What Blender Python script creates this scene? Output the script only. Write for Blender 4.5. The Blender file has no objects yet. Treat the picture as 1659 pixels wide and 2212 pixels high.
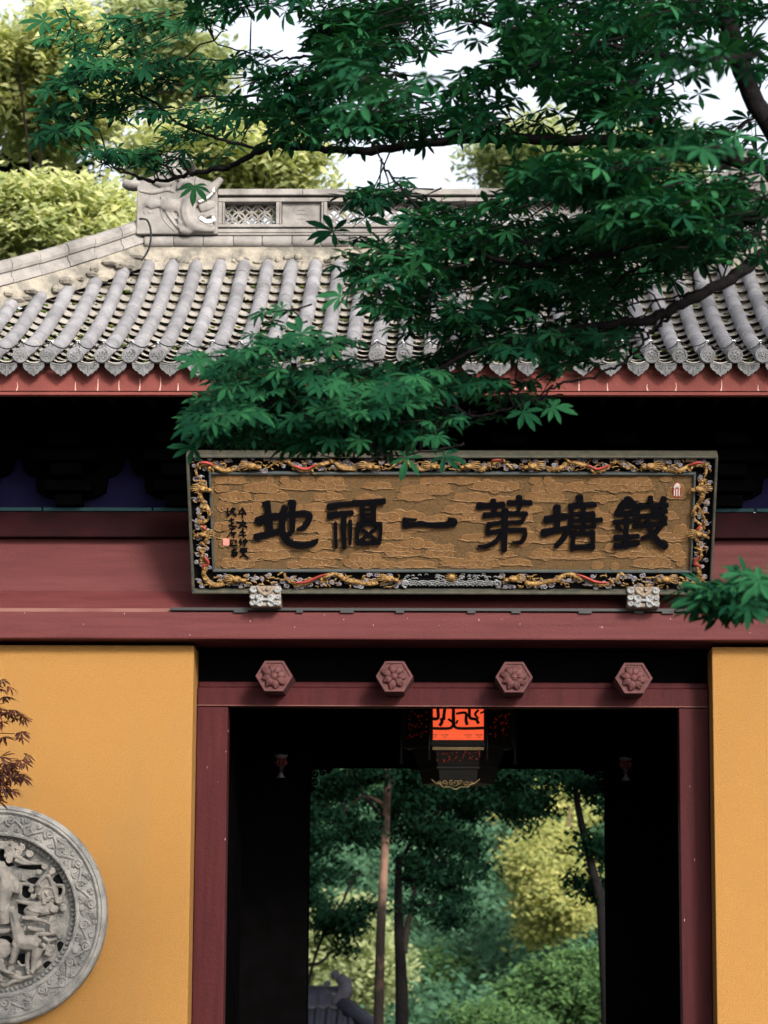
import bpy, math, random
import numpy as np
from mathutils import Vector, Matrix

R = math.radians
random.seed(7)
rng = np.random.default_rng(11)
scene = bpy.context.scene
col = scene.collection

# ------------------------------------------------------------------ camera
FW, FH = 1659.0, 2212.0                      # the photograph's own grid used for surveying
LENS, SENSOR = 85.0, 24.0
FPX = LENS / SENSOR * FW
CAM = Vector((0.0, 0.0, 1.6))
YAW, PITCH, ROLL = R(1.52), R(9.5), R(0.34)
fwd = Vector((-math.sin(YAW) * math.cos(PITCH), math.cos(YAW) * math.cos(PITCH), math.sin(PITCH)))
r0 = Vector((math.cos(YAW), math.sin(YAW), 0))
u0 = r0.cross(fwd)
upv = u0 * math.cos(ROLL) - r0 * math.sin(ROLL)
rtv = r0 * math.cos(ROLL) + u0 * math.sin(ROLL)
cam_data = bpy.data.cameras.new('camera')
cam = bpy.data.objects.new('camera', cam_data)
col.objects.link(cam)
cam.matrix_world = Matrix((
    (rtv.x, upv.x, -fwd.x, CAM.x), (rtv.y, upv.y, -fwd.y, CAM.y),
    (rtv.z, upv.z, -fwd.z, CAM.z), (0, 0, 0, 1)))
cam_data.sensor_fit = 'HORIZONTAL'
cam_data.sensor_width = SENSOR
cam_data.lens = LENS
cam_data.clip_start = 0.1
cam_data.clip_end = 2000
cam_data.dof.use_dof = True
cam_data.dof.focus_distance = 15.4
cam_data.dof.aperture_fstop = 4.0
scene.camera = cam

# ------------------------------------------------------------------ light
SUN_EL, SUN_AZ = R(26.0), R(26)                # azimuth: degrees to the right of straight behind the camera
SUN_STRENGTH, SUN_ANGLE = 2.65, R(10)
SKY_STRENGTH = 0.15
EXPOSURE = 1.12
sd = Vector((math.sin(SUN_AZ) * math.cos(SUN_EL), -math.cos(SUN_AZ) * math.cos(SUN_EL), math.sin(SUN_EL)))
sun_data = bpy.data.lights.new('sun', 'SUN')
sun_data.energy = SUN_STRENGTH
sun_data.angle = SUN_ANGLE
sun_data.color = (1.0, 0.93, 0.83)
sun = bpy.data.objects.new('sun', sun_data)
col.objects.link(sun)
sun.location = (8, -10, 25)
sun.rotation_euler = (-sd).to_track_quat('-Z', 'Y').to_euler()

world = bpy.data.worlds.new('World')
scene.world = world
world.use_nodes = True
wn, wl = world.node_tree.nodes, world.node_tree.links
wn.clear()
sky = wn.new('ShaderNodeTexSky')
sky.sky_type = 'NISHITA'
sky.sun_disc = False
sky.sun_elevation = SUN_EL
sky.sun_rotation = math.atan2(sd.x, sd.y)
sky.air_density = 1.0
sky.dust_density = 4.0
sky.ozone_density = 1.0
hsv = wn.new('ShaderNodeHueSaturation')      # thin white overcast: little blue left in the sky
hsv.inputs['Saturation'].default_value = 0.35
bg = wn.new('ShaderNodeBackground')
bg.inputs['Strength'].default_value = SKY_STRENGTH
wo = wn.new('ShaderNodeOutputWorld')
wl.new(sky.outputs['Color'], hsv.inputs['Color'])
wl.new(hsv.outputs['Color'], bg.inputs['Color'])
wl.new(bg.outputs['Background'], wo.inputs['Surface'])

vs = scene.view_settings
vs.view_transform = 'Standard'
vs.look = 'None'
vs.exposure = EXPOSURE
vs.gamma = 1.0
vs.use_curve_mapping = False
scene.cycles.max_bounces = 6
scene.cycles.diffuse_bounces = 3
scene.cycles.glossy_bounces = 2
scene.cycles.transmission_bounces = 3
scene.cycles.transparent_max_bounces = 4
scene.cycles.use_denoising = True

# ------------------------------------------------------------------ survey helpers
def ray(px, py):
    return fwd + rtv * ((px - FW / 2) / FPX) + upv * ((FH / 2 - py) / FPX)

def at(px, py, Y):
    d = ray(px, py)
    return CAM + d * ((Y - CAM.y) / d.y)

def zat(py, Y, px=985):
    return at(px, py, Y).z

class Frame:
    """a flat piece of the place: origin, two axes and a normal towards the viewer"""
    def __init__(self, O, U, V):
        self.O = Vector(O)
        self.U = Vector(U).normalized()
        self.N = self.U.cross(Vector(V)).normalized()
        self.V = self.N.cross(self.U).normalized()
    def pt(self, u, v, h=0.0):
        return self.O + self.U * u + self.V * v + self.N * h
    def px(self, x, y):
        d = ray(x, y)
        p = CAM + d * ((self.O - CAM).dot(self.N) / d.dot(self.N))
        q = p - self.O
        return (q.dot(self.U), q.dot(self.V))

# ------------------------------------------------------------------ object helpers
ROOT = {}
def tag(o, label=None, cat=None, group=None, kind=None):
    if label: o['label'] = label
    if cat: o['category'] = cat
    if group: o['group'] = group
    if kind: o['kind'] = kind
    return o

def link(o, parent=None):
    col.objects.link(o)
    if parent is not None:
        o.parent = parent
        if parent.name in ROOT:
            o.matrix_parent_inverse = Matrix.Translation(-ROOT[parent.name])
    return o

def thing(name, loc, label, cat, group=None):
    o = bpy.data.objects.new(name, None)
    o.empty_display_size = 0.2
    col.objects.link(o)
    o.location = loc
    ROOT[o.name] = Vector(loc)
    return tag(o, label, cat, group)

class MB:
    def __init__(self):
        self.v, self.f = [], []
    def add(self, vs_, fs_):
        b = len(self.v)
        self.v.extend([tuple(p) for p in vs_])
        self.f.extend([tuple(i + b for i in f) for f in fs_])
    def box(self, x0, x1, y0, y1, z0, z1):
        self.add([(x0, y0, z0), (x1, y0, z0), (x1, y1, z0), (x0, y1, z0),
                  (x0, y0, z1), (x1, y0, z1), (x1, y1, z1), (x0, y1, z1)],
                 [(0, 3, 2, 1), (4, 5, 6, 7), (0, 1, 5, 4), (1, 2, 6, 5), (2, 3, 7, 6), (3, 0, 4, 7)])
        return self
    def fbox(self, fr, u0_, u1_, v0_, v1_, h0, h1):
        q = [fr.pt(u, v, h) for h in (h0, h1) for (u, v) in ((u0_, v0_), (u1_, v0_), (u1_, v1_), (u0_, v1_))]
        self.add(q, [(0, 3, 2, 1), (4, 5, 6, 7), (0, 1, 5, 4), (1, 2, 6, 5), (2, 3, 7, 6), (3, 0, 4, 7)])
        return self
    def tube(self, pts, rad, n=8, cap=True):
        pts = [Vector(p) for p in pts]
        if not hasattr(rad, '__len__'):
            rad = [rad] * len(pts)
        b = len(self.v)
        t0 = (pts[1] - pts[0]).normalized()
        ref = Vector((0, 0, 1)) if abs(t0.z) < 0.9 else Vector((1, 0, 0))
        nrm = t0.cross(ref).normalized()
        for i, p in enumerate(pts):
            t = (pts[min(i + 1, len(pts) - 1)] - pts[max(i - 1, 0)])
            if t.length < 1e-9: t = t0
            t = t.normalized()
            nrm = nrm - t * nrm.dot(t)
            if nrm.length < 1e-6: nrm = t.orthogonal()
            nrm.normalize()
            bi = t.cross(nrm)
            for k in range(n):
                a = 2 * math.pi * k / n
                self.v.append(tuple(p + (nrm * math.cos(a) + bi * math.sin(a)) * rad[i]))
        for i in range(len(pts) - 1):
            for k in range(n):
                a, c = b + i * n + k, b + i * n + (k + 1) % n
                self.f.append((a, c, c + n, a + n))
        if cap:
            self.f.append(tuple(b + k for k in reversed(range(n))))
            e = b + (len(pts) - 1) * n
            self.f.append(tuple(e + k for k in range(n)))
        return self
    def ftube(self, fr, uv, rad, h=0.0, n=6):
        if not hasattr(h, '__len__'):
            h = [h] * len(uv)
        return self.tube([fr.pt(u, v, hh) for (u, v), hh in zip(uv, h)], rad, n)
    def blob(self, c, rx, ry, rz, fr=None, nu=10, nv=6):
        vs_, fs_ = [], []
        c = Vector(c)
        for j in range(nv + 1):
            th = math.pi * j / nv
            for i in range(nu):
                ph = 2 * math.pi * i / nu
                a, d, e = rx * math.sin(th) * math.cos(ph), ry * math.sin(th) * math.sin(ph), rz * math.cos(th)
                vs_.append(c + (fr.U * a + fr.V * d + fr.N * e if fr else Vector((a, d, e))))
        for j in range(nv):
            for i in range(nu):
                k = (i + 1) % nu
                fs_.append((j * nu + i, (j + 1) * nu + i, (j + 1) * nu + k, j * nu + k))
        self.add(vs_, fs_)
        return self
    def lathe(self, c, prof, n=24, axis='z', a0=0.0, ax=None):
        """prof: list of (radius, height) turned about an axis through c"""
        c = Vector(c)
        if ax is None:
            ax = (Vector((1, 0, 0)), Vector((0, 1, 0)), Vector((0, 0, 1)))
        b = len(self.v)
        for (r, h) in prof:
            for k in range(n):
                a = a0 + 2 * math.pi * k / n
                self.v.append(tuple(c + ax[0] * (r * math.cos(a)) + ax[1] * (r * math.sin(a)) + ax[2] * h))
        for j in range(len(prof) - 1):
            for k in range(n):
                p, q = b + j * n + k, b + j * n + (k + 1) % n
                self.f.append((p, q, q + n, p + n))
        return self
    def prism(self, fr, poly, h0, h1, shrink=0.0):
        n = len(poly)
        cu = sum(p[0] for p in poly) / n
        cv = sum(p[1] for p in poly) / n
        lo = [fr.pt(u, v, h0) for (u, v) in poly]
        hi = [fr.pt(u + (cu - u) * shrink, v + (cv - v) * shrink, h1) for (u, v) in poly]
        self.add(lo + hi, [tuple(range(n, 2 * n)), tuple(reversed(range(n)))] +
                 [(i, (i + 1) % n, n + (i + 1) % n, n + i) for i in range(n)])
        return self
    def stroke(self, fr, uv, w, h0, h1, bev=0.86, sub=5, caps=True):
        uv = smooth(uv, sub) if len(uv) > 2 else [tuple(uv[0]), tuple((Vector(uv[0]) + Vector(uv[1])) / 2), tuple(uv[1])]
        n = len(uv)
        if not hasattr(w, '__len__'):
            w = [w, w]
        ws = [np.interp(i / (n - 1), np.linspace(0, 1, len(w)), w) for i in range(n)]
        cs = []
        dirs = []
        for i in range(n):
            d = Vector(uv[min(i + 1, n - 1)]) - Vector(uv[max(i - 1, 0)])
            dirs.append(d.normalized() if d.length > 1e-9 else Vector((1, 0)))
        if caps:
            for a in (82, 60, 35):
                r = ws[0] / 2
                cs.append((Vector(uv[0]) - dirs[0] * r * math.sin(R(a)) * 0.7, dirs[0], ws[0] * math.cos(R(a))))
        for i in range(n):
            cs.append((Vector(uv[i]), dirs[i], ws[i]))
        if caps:
            for a in (35, 60, 82):
                r = ws[-1] / 2
                cs.append((Vector(uv[-1]) + dirs[-1] * r * math.sin(R(a)) * 0.7, dirs[-1], ws[-1] * math.cos(R(a))))
        vs_, fs_ = [], []
        for (p, d, ww) in cs:
            nn = Vector((-d.y, d.x))
            for (s, hh, q) in ((1, h0, 1.0), (1, h1, bev), (-1, h1, bev), (-1, h0, 1.0)):
                e = p + nn * (s * ww / 2 * q)
                vs_.append(fr.pt(e.x, e.y, hh))
        for i in range(len(cs) - 1):
            for k in range(3):
                a = i * 4 + k
                fs_.append((a, a + 1, a + 5, a + 4))
        fs_.append((0, 3, 2, 1))
        e = (len(cs) - 1) * 4
        fs_.append((e, e + 1, e + 2, e + 3))
        self.add(vs_, fs_)
        return self
    def mesh(self, name, mat, smooth_=False):
        me = bpy.data.meshes.new(name)
        me.from_pydata(self.v, [], self.f)
        if mat: me.materials.append(mat)
        if smooth_:
            me.polygons.foreach_set('use_smooth', [True] * len(me.polygons))
        me.update()
        return me
    def build(self, name, mat, parent=None, smooth_=False, kind=None, bevel=0.0, remesh=0.0, label=None):
        o = bpy.data.objects.new(name, self.mesh(name, mat, smooth_))
        link(o, parent)
        if kind: o['kind'] = kind
        if label: o['label'] = label
        if bevel:
            m = o.modifiers.new('edge', 'BEVEL')
            m.width = bevel
            m.segments = 2
            m.limit_method = 'ANGLE'
        if remesh:
            m = o.modifiers.new('carve', 'REMESH')
            m.mode = 'VOXEL'
            m.voxel_size = remesh
            m.use_smooth_shade = True
            s = o.modifiers.new('worn', 'SMOOTH')
            s.factor = 0.5
            s.iterations = 2
        return o

def smooth(pts, sub=6):
    P = [np.array(p, float) for p in pts]
    if len(P) < 3:
        return [tuple(p) for p in P]
    out = []
    for i in range(len(P) - 1):
        p0, p1, p2, p3 = P[max(i - 1, 0)], P[i], P[i + 1], P[min(i + 2, len(P) - 1)]
        for k in range(sub):
            t = k / sub
            out.append(tuple(0.5 * (2 * p1 + (p2 - p0) * t + (2 * p0 - 5 * p1 + 4 * p2 - p3) * t * t + (3 * p1 - p0 - 3 * p2 + p3) * t ** 3)))
    out.append(tuple(P[-1]))
    return out

def spiral(cx, cy, r, turns=1.6, a0=0.0, sgn=1, n=22, r1=0.12):
    return [(cx + math.cos(a0 + sgn * 2 * math.pi * turns * i / n) * r * (1 - (1 - r1) * i / n),
             cy + math.sin(a0 + sgn * 2 * math.pi * turns * i / n) * r * (1 - (1 - r1) * i / n)) for i in range(n + 1)]

def np_mesh(name, verts, quads, mat, tint=None, loops_per=4):
    me = bpy.data.meshes.new(name)
    nv, nf = len(verts), len(quads)
    me.vertices.add(nv)
    me.vertices.foreach_set('co', np.ascontiguousarray(verts, dtype=np.float32).ravel())
    me.loops.add(nf * loops_per)
    me.loops.foreach_set('vertex_index', np.ascontiguousarray(quads, dtype=np.int32).ravel())
    me.polygons.add(nf)
    me.polygons.foreach_set('loop_start', np.arange(nf, dtype=np.int32) * loops_per)
    if tint is not None:
        a = me.attributes.new('tint', 'FLOAT', 'POINT')
        a.data.foreach_set('value', np.ascontiguousarray(tint, dtype=np.float32))
    me.materials.append(mat)
    me.update(calc_edges=True)
    return me

# ------------------------------------------------------------------ materials
def mat(name, c, rough=0.7, c2=None, scale=6.0, detail=5.0, lo=0.35, hi=0.65, bump=0.0, bscale=60.0, rand=0.0, metal=0.0,
        spots=None, spot_scale=9.0, spot_lo=0.62, spot_hi=0.72, emit=None, spec=0.4, stretch=None, sp_stretch=None):
    m = bpy.data.materials.new(name)
    m.use_nodes = True
    nt = m.node_tree
    N, L = nt.nodes, nt.links
    b = N['Principled BSDF']
    b.inputs['Roughness'].default_value = rough
    b.inputs['Metallic'].default_value = metal
    b.inputs['Specular IOR Level'].default_value = spec
    geo = N.new('ShaderNodeNewGeometry')
    src = geo.outputs['Position']
    def stretched(s):
        if not s: return src
        vm = N.new('ShaderNodeVectorMath')
        vm.operation = 'MULTIPLY'
        L.new(src, vm.inputs[0])
        vm.inputs[1].default_value = s
        return vm.outputs['Vector']
    c2 = c2 or tuple(x * 0.72 for x in c)
    no = N.new('ShaderNodeTexNoise')
    no.inputs['Scale'].default_value = scale
    no.inputs['Detail'].default_value = detail
    no.inputs['Roughness'].default_value = 0.6
    L.new(stretched(stretch), no.inputs['Vector'])
    mr = N.new('ShaderNodeMapRange')
    mr.inputs['From Min'].default_value = lo
    mr.inputs['From Max'].default_value = hi
    L.new(no.outputs['Fac'], mr.inputs['Value'])
    mx = N.new('ShaderNodeMix')
    mx.data_type = 'RGBA'
    mx.inputs['A'].default_value = (*c2, 1)
    mx.inputs['B'].default_value = (*c, 1)
    L.new(mr.outputs['Result'], mx.inputs['Factor'])
    out = mx.outputs['Result']
    if spots:
        n2 = N.new('ShaderNodeTexNoise')
        n2.inputs['Scale'].default_value = spot_scale
        n2.inputs['Detail'].default_value = 6
        n2.inputs['Roughness'].default_value = 0.7
        L.new(stretched(sp_stretch), n2.inputs['Vector'])
        m2 = N.new('ShaderNodeMapRange')
        m2.inputs['From Min'].default_value = spot_lo
        m2.inputs['From Max'].default_value = spot_hi
        L.new(n2.outputs['Fac'], m2.inputs['Value'])
        x2 = N.new('ShaderNodeMix')
        x2.data_type = 'RGBA'
        L.new(out, x2.inputs['A'])
        x2.inputs['B'].default_value = (*spots, 1)
        L.new(m2.outputs['Result'], x2.inputs['Factor'])
        out = x2.outputs['Result']
    if rand:
        oi = N.new('ShaderNodeObjectInfo')
        m3 = N.new('ShaderNodeMapRange')
        m3.inputs['To Min'].default_value = 1 - rand
        m3.inputs['To Max'].default_value = 1 + rand
        L.new(oi.outputs['Random'], m3.inputs['Value'])
        x3 = N.new('ShaderNodeMix')
        x3.data_type = 'RGBA'
        x3.blend_type = 'MULTIPLY'
        x3.inputs['Factor'].default_value = 1
        L.new(out, x3.inputs['A'])
        L.new(m3.outputs['Result'], x3.inputs['B'])
        out = x3.outputs['Result']
    L.new(out, b.inputs['Base Color'])
    if bump:
        nb = N.new('ShaderNodeTexNoise')
        nb.inputs['Scale'].default_value = bscale
        nb.inputs['Detail'].default_value = 4
        L.new(src, nb.inputs['Vector'])
        bp = N.new('ShaderNodeBump')
        bp.inputs['Strength'].default_value = bump
        bp.inputs['Distance'].default_value = 0.01
        L.new(nb.outputs['Fac'], bp.inputs['Height'])
        L.new(bp.outputs['Normal'], b.inputs['Normal'])
    if emit:
        b.inputs['Emission Color'].default_value = (*emit[0], 1)
        b.inputs['Emission Strength'].default_value = emit[1]
    return m

def leaf_mat(name, c_dark, c_light, trans=0.35, rough=0.45, use_obj=False, spec=0.35):
    m = bpy.data.materials.new(name)
    m.use_nodes = True
    nt = m.node_tree
    N, L = nt.nodes, nt.links
    b = N['Principled BSDF']
    outn = N['Material Output']
    b.inputs['Roughness'].default_value = rough
    b.inputs['Specular IOR Level'].default_value = spec
    if use_obj:
        s = N.new('ShaderNodeObjectInfo').outputs['Random']
    else:
        a = N.new('ShaderNodeAttribute')
        a.attribute_name = 'tint'
        s = a.outputs['Fac']
    mx = N.new('ShaderNodeMix')
    mx.data_type = 'RGBA'
    mx.inputs['A'].default_value = (*c_dark, 1)
    mx.inputs['B'].default_value = (*c_light, 1)
    L.new(s, mx.inputs['Factor'])
    L.new(mx.outputs['Result'], b.inputs['Base Color'])
    tr = N.new('ShaderNodeBsdfTranslucent')
    br = N.new('ShaderNodeMix')
    br.data_type = 'RGBA'
    br.blend_type = 'MULTIPLY'
    br.inputs['Factor'].default_value = 1
    L.new(mx.outputs['Result'], br.inputs['A'])
    br.inputs['B'].default_value = (1.5, 1.6, 0.8, 1)
    L.new(br.outputs['Result'], tr.inputs['Color'])
    ms = N.new('ShaderNodeMixShader')
    ms.inputs['Fac'].default_value = trans
    L.new(b.outputs['BSDF'], ms.inputs[1])
    L.new(tr.outputs['BSDF'], ms.inputs[2])
    L.new(ms.outputs['Shader'], outn.inputs['Surface'])
    return m

M = {}
M['ochre'] = mat('ochre_plaster', (0.266, 0.139, 0.042), 0.92, (0.220, 0.110, 0.031), 85, 6, 0.30, 0.70, 0.5, 150, spots=(0.222, 0.122, 0.042), spot_scale=2.0, spot_lo=0.52, spot_hi=0.80, spec=0.1, sp_stretch=(1.6, 1.6, 0.35))
M['red'] = mat('red_paint', (0.090, 0.0235, 0.0235), 0.65, (0.064, 0.0150, 0.0160), 3.0, 8, 0.3, 0.7, 0.2, 60, spots=(0.155, 0.066, 0.056), spot_scale=9, spot_lo=0.66, spot_hi=0.82, spec=0.15, stretch=(0.7, 6, 9), sp_stretch=(0.5, 4, 5))
M['red_dust'] = mat('dusty_red_paint', (0.17, 0.085, 0.072), 0.85, (0.12, 0.045, 0.04), 2.0, 6, 0.3, 0.7, 0.15, 60, spec=0.2)
M['frame_red'] = mat('frame_red_paint', (0.047, 0.0080, 0.0092), 0.6, (0.029, 0.0046, 0.0060), 3.0, 8, 0.3, 0.7, 0.2, 50, spots=(0.115, 0.042, 0.040), spot_scale=12, spot_lo=0.64, spot_hi=0.80, spec=0.10, stretch=(9, 9, 0.8), sp_stretch=(6, 6, 0.7))
M['fascia'] = mat('fascia_paint', (0.140, 0.032, 0.026), 0.75, (0.098, 0.022, 0.018), 5.0, 6, 0.3, 0.7, 0.2, 60, spots=(0.46, 0.30, 0.27), spot_scale=16, spot_lo=0.68, spot_hi=0.76, spec=0.25)
M['streak'] = mat('limewash_streak', (0.52, 0.34, 0.30), 0.9)
M['peg_red'] = mat('door_peg_paint', (0.085, 0.026, 0.026), 0.7, (0.045, 0.013, 0.013), 14, 4, 0.3, 0.7, 0.1, 80, spec=0.3)
M['dark'] = mat('shade_black_timber', (0.0022, 0.002, 0.0022), 1.0, (0.0014, 0.0014, 0.0014), 6, spec=0.0)  # shade of the hall and eave put into a near-black base colour
M['plate_red'] = mat('shade_dark_red_paint', (0.022, 0.006, 0.007), 0.9, (0.010, 0.004, 0.005), 2.5, spec=0.05)  # eave shadow on the plate beam put into its dark red
M['indigo'] = mat('indigo_panel', (0.012, 0.011, 0.040), 0.9, spec=0.03)
M['teal'] = mat('teal_moulding', (0.022, 0.055, 0.066), 0.8, spec=0.1)
M['tile'] = mat('grey_roof_tile', (0.215, 0.211, 0.224), 0.88, (0.135, 0.133, 0.143), 5, 8, 0.35, 0.65, 0.5, 90, rand=0.13, spots=(0.34, 0.30, 0.245), spot_scale=4, spot_lo=0.60, spot_hi=0.75, spec=0.2)
M['pan'] = mat('pan_tile_clay', (0.33, 0.305, 0.275), 0.9, (0.25, 0.235, 0.215), 11, 6, 0.3, 0.7, 0.4, 90, rand=0.20, spots=(0.16, 0.14, 0.07), spot_scale=18, spot_lo=0.68, spot_hi=0.76, spec=0.15)
M['eave_tile'] = mat('eave_end_tile', (0.140, 0.143, 0.148), 0.85, (0.070, 0.070, 0.073), 30, 5, 0.3, 0.7, 0.5, 120, rand=0.12, spots=(0.05, 0.075, 0.04), spot_scale=14, spot_lo=0.66, spot_hi=0.74, spec=0.2)
M['mortar'] = mat('lime_mortar', (0.250, 0.226, 0.188), 0.95, (0.120, 0.112, 0.098), 7, 9, 0.4, 0.6, 1.0, 30, spots=(0.20, 0.17, 0.06), spot_scale=7, spot_lo=0.66, spot_hi=0.76, spec=0.1)
M['bed'] = mat('roof_bed_clay', (0.17, 0.15, 0.115), 0.95, (0.09, 0.08, 0.055), 14, 6, spec=0.1)
M['stone'] = mat('ridge_stone', (0.222, 0.208, 0.197), 0.9, (0.125, 0.118, 0.114), 5, 9, 0.38, 0.62, 0.4, 90, rand=0.06, spots=(0.27, 0.19, 0.06), spot_scale=5, spot_lo=0.68, spot_hi=0.80, spec=0.15)
M['white_stone'] = mat('white_teeth', (0.55, 0.54, 0.52), 0.7)
M['medal'] = mat('grey_carved_stone', (0.240, 0.234, 0.220), 0.9, (0.120, 0.120, 0.117), 8, 10, 0.38, 0.60, 0.9, 120, spots=(0.38, 0.35, 0.31), spot_scale=6, spot_lo=0.6, spot_hi=0.75, spec=0.15)
M['medal_warm'] = mat('weathered_carved_stone', (0.225, 0.205, 0.184), 0.9, (0.135, 0.128, 0.118), 11, 10, 0.40, 0.60, 0.5, 90, spec=0.15)
M['black'] = mat('flat_black', (0.006, 0.006, 0.007), 0.9, spec=0.05)
M['moss'] = mat('moss', (0.035, 0.062, 0.018), 1.0, (0.08, 0.085, 0.02), 30, spec=0.05)
M['gold_ground'] = mat('stippled_bronze_ground', (0.162, 0.086, 0.027), 0.7, (0.080, 0.048, 0.019), 70, 4, 0.35, 0.65, 0.9, 220, spec=0.4)
M['gold_cloud'] = mat('gilded_cloud', (0.172, 0.087, 0.028), 0.65, (0.125, 0.062, 0.022), 20, 4, 0.3, 0.7, 0.25, 90, spec=0.5)
M['gold_line'] = mat('bright_gilding', (0.25, 0.138, 0.050), 0.55, (0.165, 0.088, 0.032), 30, spec=0.6)
M['gold'] = mat('gold_leaf', (0.36, 0.21, 0.066), 0.42, (0.14, 0.075, 0.026), 55, 4, bump=0.9, bscale=130, metal=0.45, spec=0.6)
M['ink'] = mat('black_lacquer', (0.002, 0.002, 0.0035), 0.75, spec=0.06)
M['cloud_grey'] = mat('painted_grey_cloud', (0.24, 0.225, 0.25), 0.6, (0.12, 0.105, 0.125), 30, spec=0.3)
M['cloud_white'] = mat('painted_white_wave', (0.24, 0.245, 0.25), 0.65, (0.12, 0.125, 0.13), 30, spec=0.3)
M['cloud_cream'] = mat('painted_cream_cloud', (0.21, 0.165, 0.125), 0.7, (0.12, 0.09, 0.07), 30, spec=0.3)
M['flame'] = mat('vermilion', (0.25, 0.028, 0.02), 0.6, spec=0.4)
M['plaque_edge'] = mat('aged_bronze_edge', (0.065, 0.058, 0.040), 0.6, (0.030, 0.034, 0.028), 18, spec=0.4)
M['plaque_fillet'] = mat('grey_green_fillet', (0.055, 0.066, 0.066), 0.6, spec=0.3)
M['seal_pink'] = mat('faded_red_seal', (0.62, 0.27, 0.22), 0.8, (0.52, 0.2, 0.17), 150, spec=0.2)
M['seal_white'] = mat('seal_white', (0.6, 0.52, 0.5), 0.8)
M['metal_black'] = mat('black_metal', (0.010, 0.010, 0.012), 0.5, spec=0.4)
M['cable'] = mat('black_cable', (0.010, 0.012, 0.013), 0.6, spec=0.2)
M['cap_white'] = mat('white_insulator', (0.7, 0.7, 0.72), 0.4)
M['paper'] = mat('lit_red_lantern_paper', (0.55, 0.10, 0.04), 0.8, emit=((1.0, 0.110, 0.038), 0.42))
M['paper_dim'] = mat('dim_red_lantern_paper', (0.16, 0.02, 0.012), 0.8, emit=((1.0, 0.06, 0.02), 0.05))
M['lantern_wood'] = mat('lantern_blackwood', (0.010, 0.008, 0.007), 0.5, spec=0.3)
M['lantern_gold'] = mat('lantern_gilt', (0.45, 0.32, 0.15), 0.5, spec=0.4)
M['lotus'] = mat('red_lotus_paint', (0.05, 0.012, 0.012), 0.8, spec=0.1)
M['lotus_white'] = mat('white_lotus_paint', (0.055, 0.05, 0.05), 0.8)
M['bark'] = mat('dark_bark', (0.011, 0.0095, 0.010), 0.95, (0.005, 0.0045, 0.005), 30, 6, bump=0.6, bscale=60, spec=0.04)
M['bark_pale'] = mat('sun_patched_bark', (0.165, 0.10, 0.072), 0.9, (0.018, 0.014, 0.012), 1.1, 6, 0.44, 0.58, bump=0.5, bscale=30, spec=0.1)  # lit and shaded stretches of trunk put into the bark colour
M['bark_mid'] = mat('brown_bark', (0.028, 0.022, 0.018), 0.9, (0.012, 0.010, 0.009), 4, 6, bump=0.5, bscale=30, spec=0.1)
M['ground'] = mat('dark_green_ground', (0.016, 0.030, 0.013), 0.95, (0.008, 0.016, 0.008), 0.4, 6, bump=0.3, bscale=8, spec=0.1)  # dark green earth of yard and hillside
M['paving'] = mat('dark_paving', (0.085, 0.082, 0.08), 0.9, (0.06, 0.058, 0.056), 1.2, 6, bump=0.3, bscale=12, spec=0.15)
M['far_tile'] = mat('blue_grey_far_tile', (0.024, 0.026, 0.040), 0.9, (0.014, 0.015, 0.024), 4, rand=0.1, spec=0.2)
M['far_stone'] = mat('far_carved_stone', (0.06, 0.057, 0.070), 0.9, (0.03, 0.03, 0.04), 6, spec=0.1)
M['far_wall'] = mat('far_wall', (0.45, 0.26, 0.08), 0.9)
# ================================================================== ground and terrain
def terrain(x, y):
    if y < 23: z = 0.0
    elif y < 40: z = -3.5 * (1 - math.cos((y - 23) / 17 * math.pi)) / 2
    else:
        z = -3.5 + 15.5 * (1 - math.cos(min((y - 40) / 70, 1) * math.pi)) / 2
    if y > 40:
        z += 1.4 * math.sin(x * 0.06 + 1) * math.sin(y * 0.05) + min(6, abs(x) * 0.05)
    return z
xs = [-400, -200, -120, -80, -60] + list(range(-50, 51, 5)) + [60, 80, 120, 200, 400]
ys = [-300, -100, -40, -10, 10, 22] + list(range(24, 121, 4)) + [140, 180, 260, 400]
g = MB()
g.v = [(x, y, terrain(x, y)) for y in ys for x in xs]
nx = len(xs)
g.f = [(j * nx + i, j * nx + i + 1, (j + 1) * nx + i + 1, (j + 1) * nx + i) for j in range(len(ys) - 1) for i in range(nx - 1)]
tag(g.build('ground', M['ground'], smooth_=True), kind='structure')
tag(MB().box(-9, 9, -12, 17.2, -0.1, 0.012).build('courtyard_paving', M['paving']), kind='structure')
tag(MB().box(-5.2, 5.2, 16.9, 22.2, -0.1, 0.16).build('gate_platform', M['paving'], bevel=0.01), kind='structure')

# ================================================================== gate hall
YW = 18.0
gate = thing('gate_hall', (0, 19.3, 0), 'temple gate hall with ochre walls, dark red beams and a grey tiled roof', 'gate hall')
FZ = 0.16
XL = at(412, 1800, YW).x          # inner edges of the ochre walls
XR = at(1543.5, 1800, YW).x
zw = zat(1396, YW)
XE = 4.05
for (x0, x1) in ((-XE, XL), (XR, XE)):
    MB().box(x0, x1, YW, YW + 0.42, FZ, zw).build('wall', M['ochre'], gate, bevel=0.006)
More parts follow.
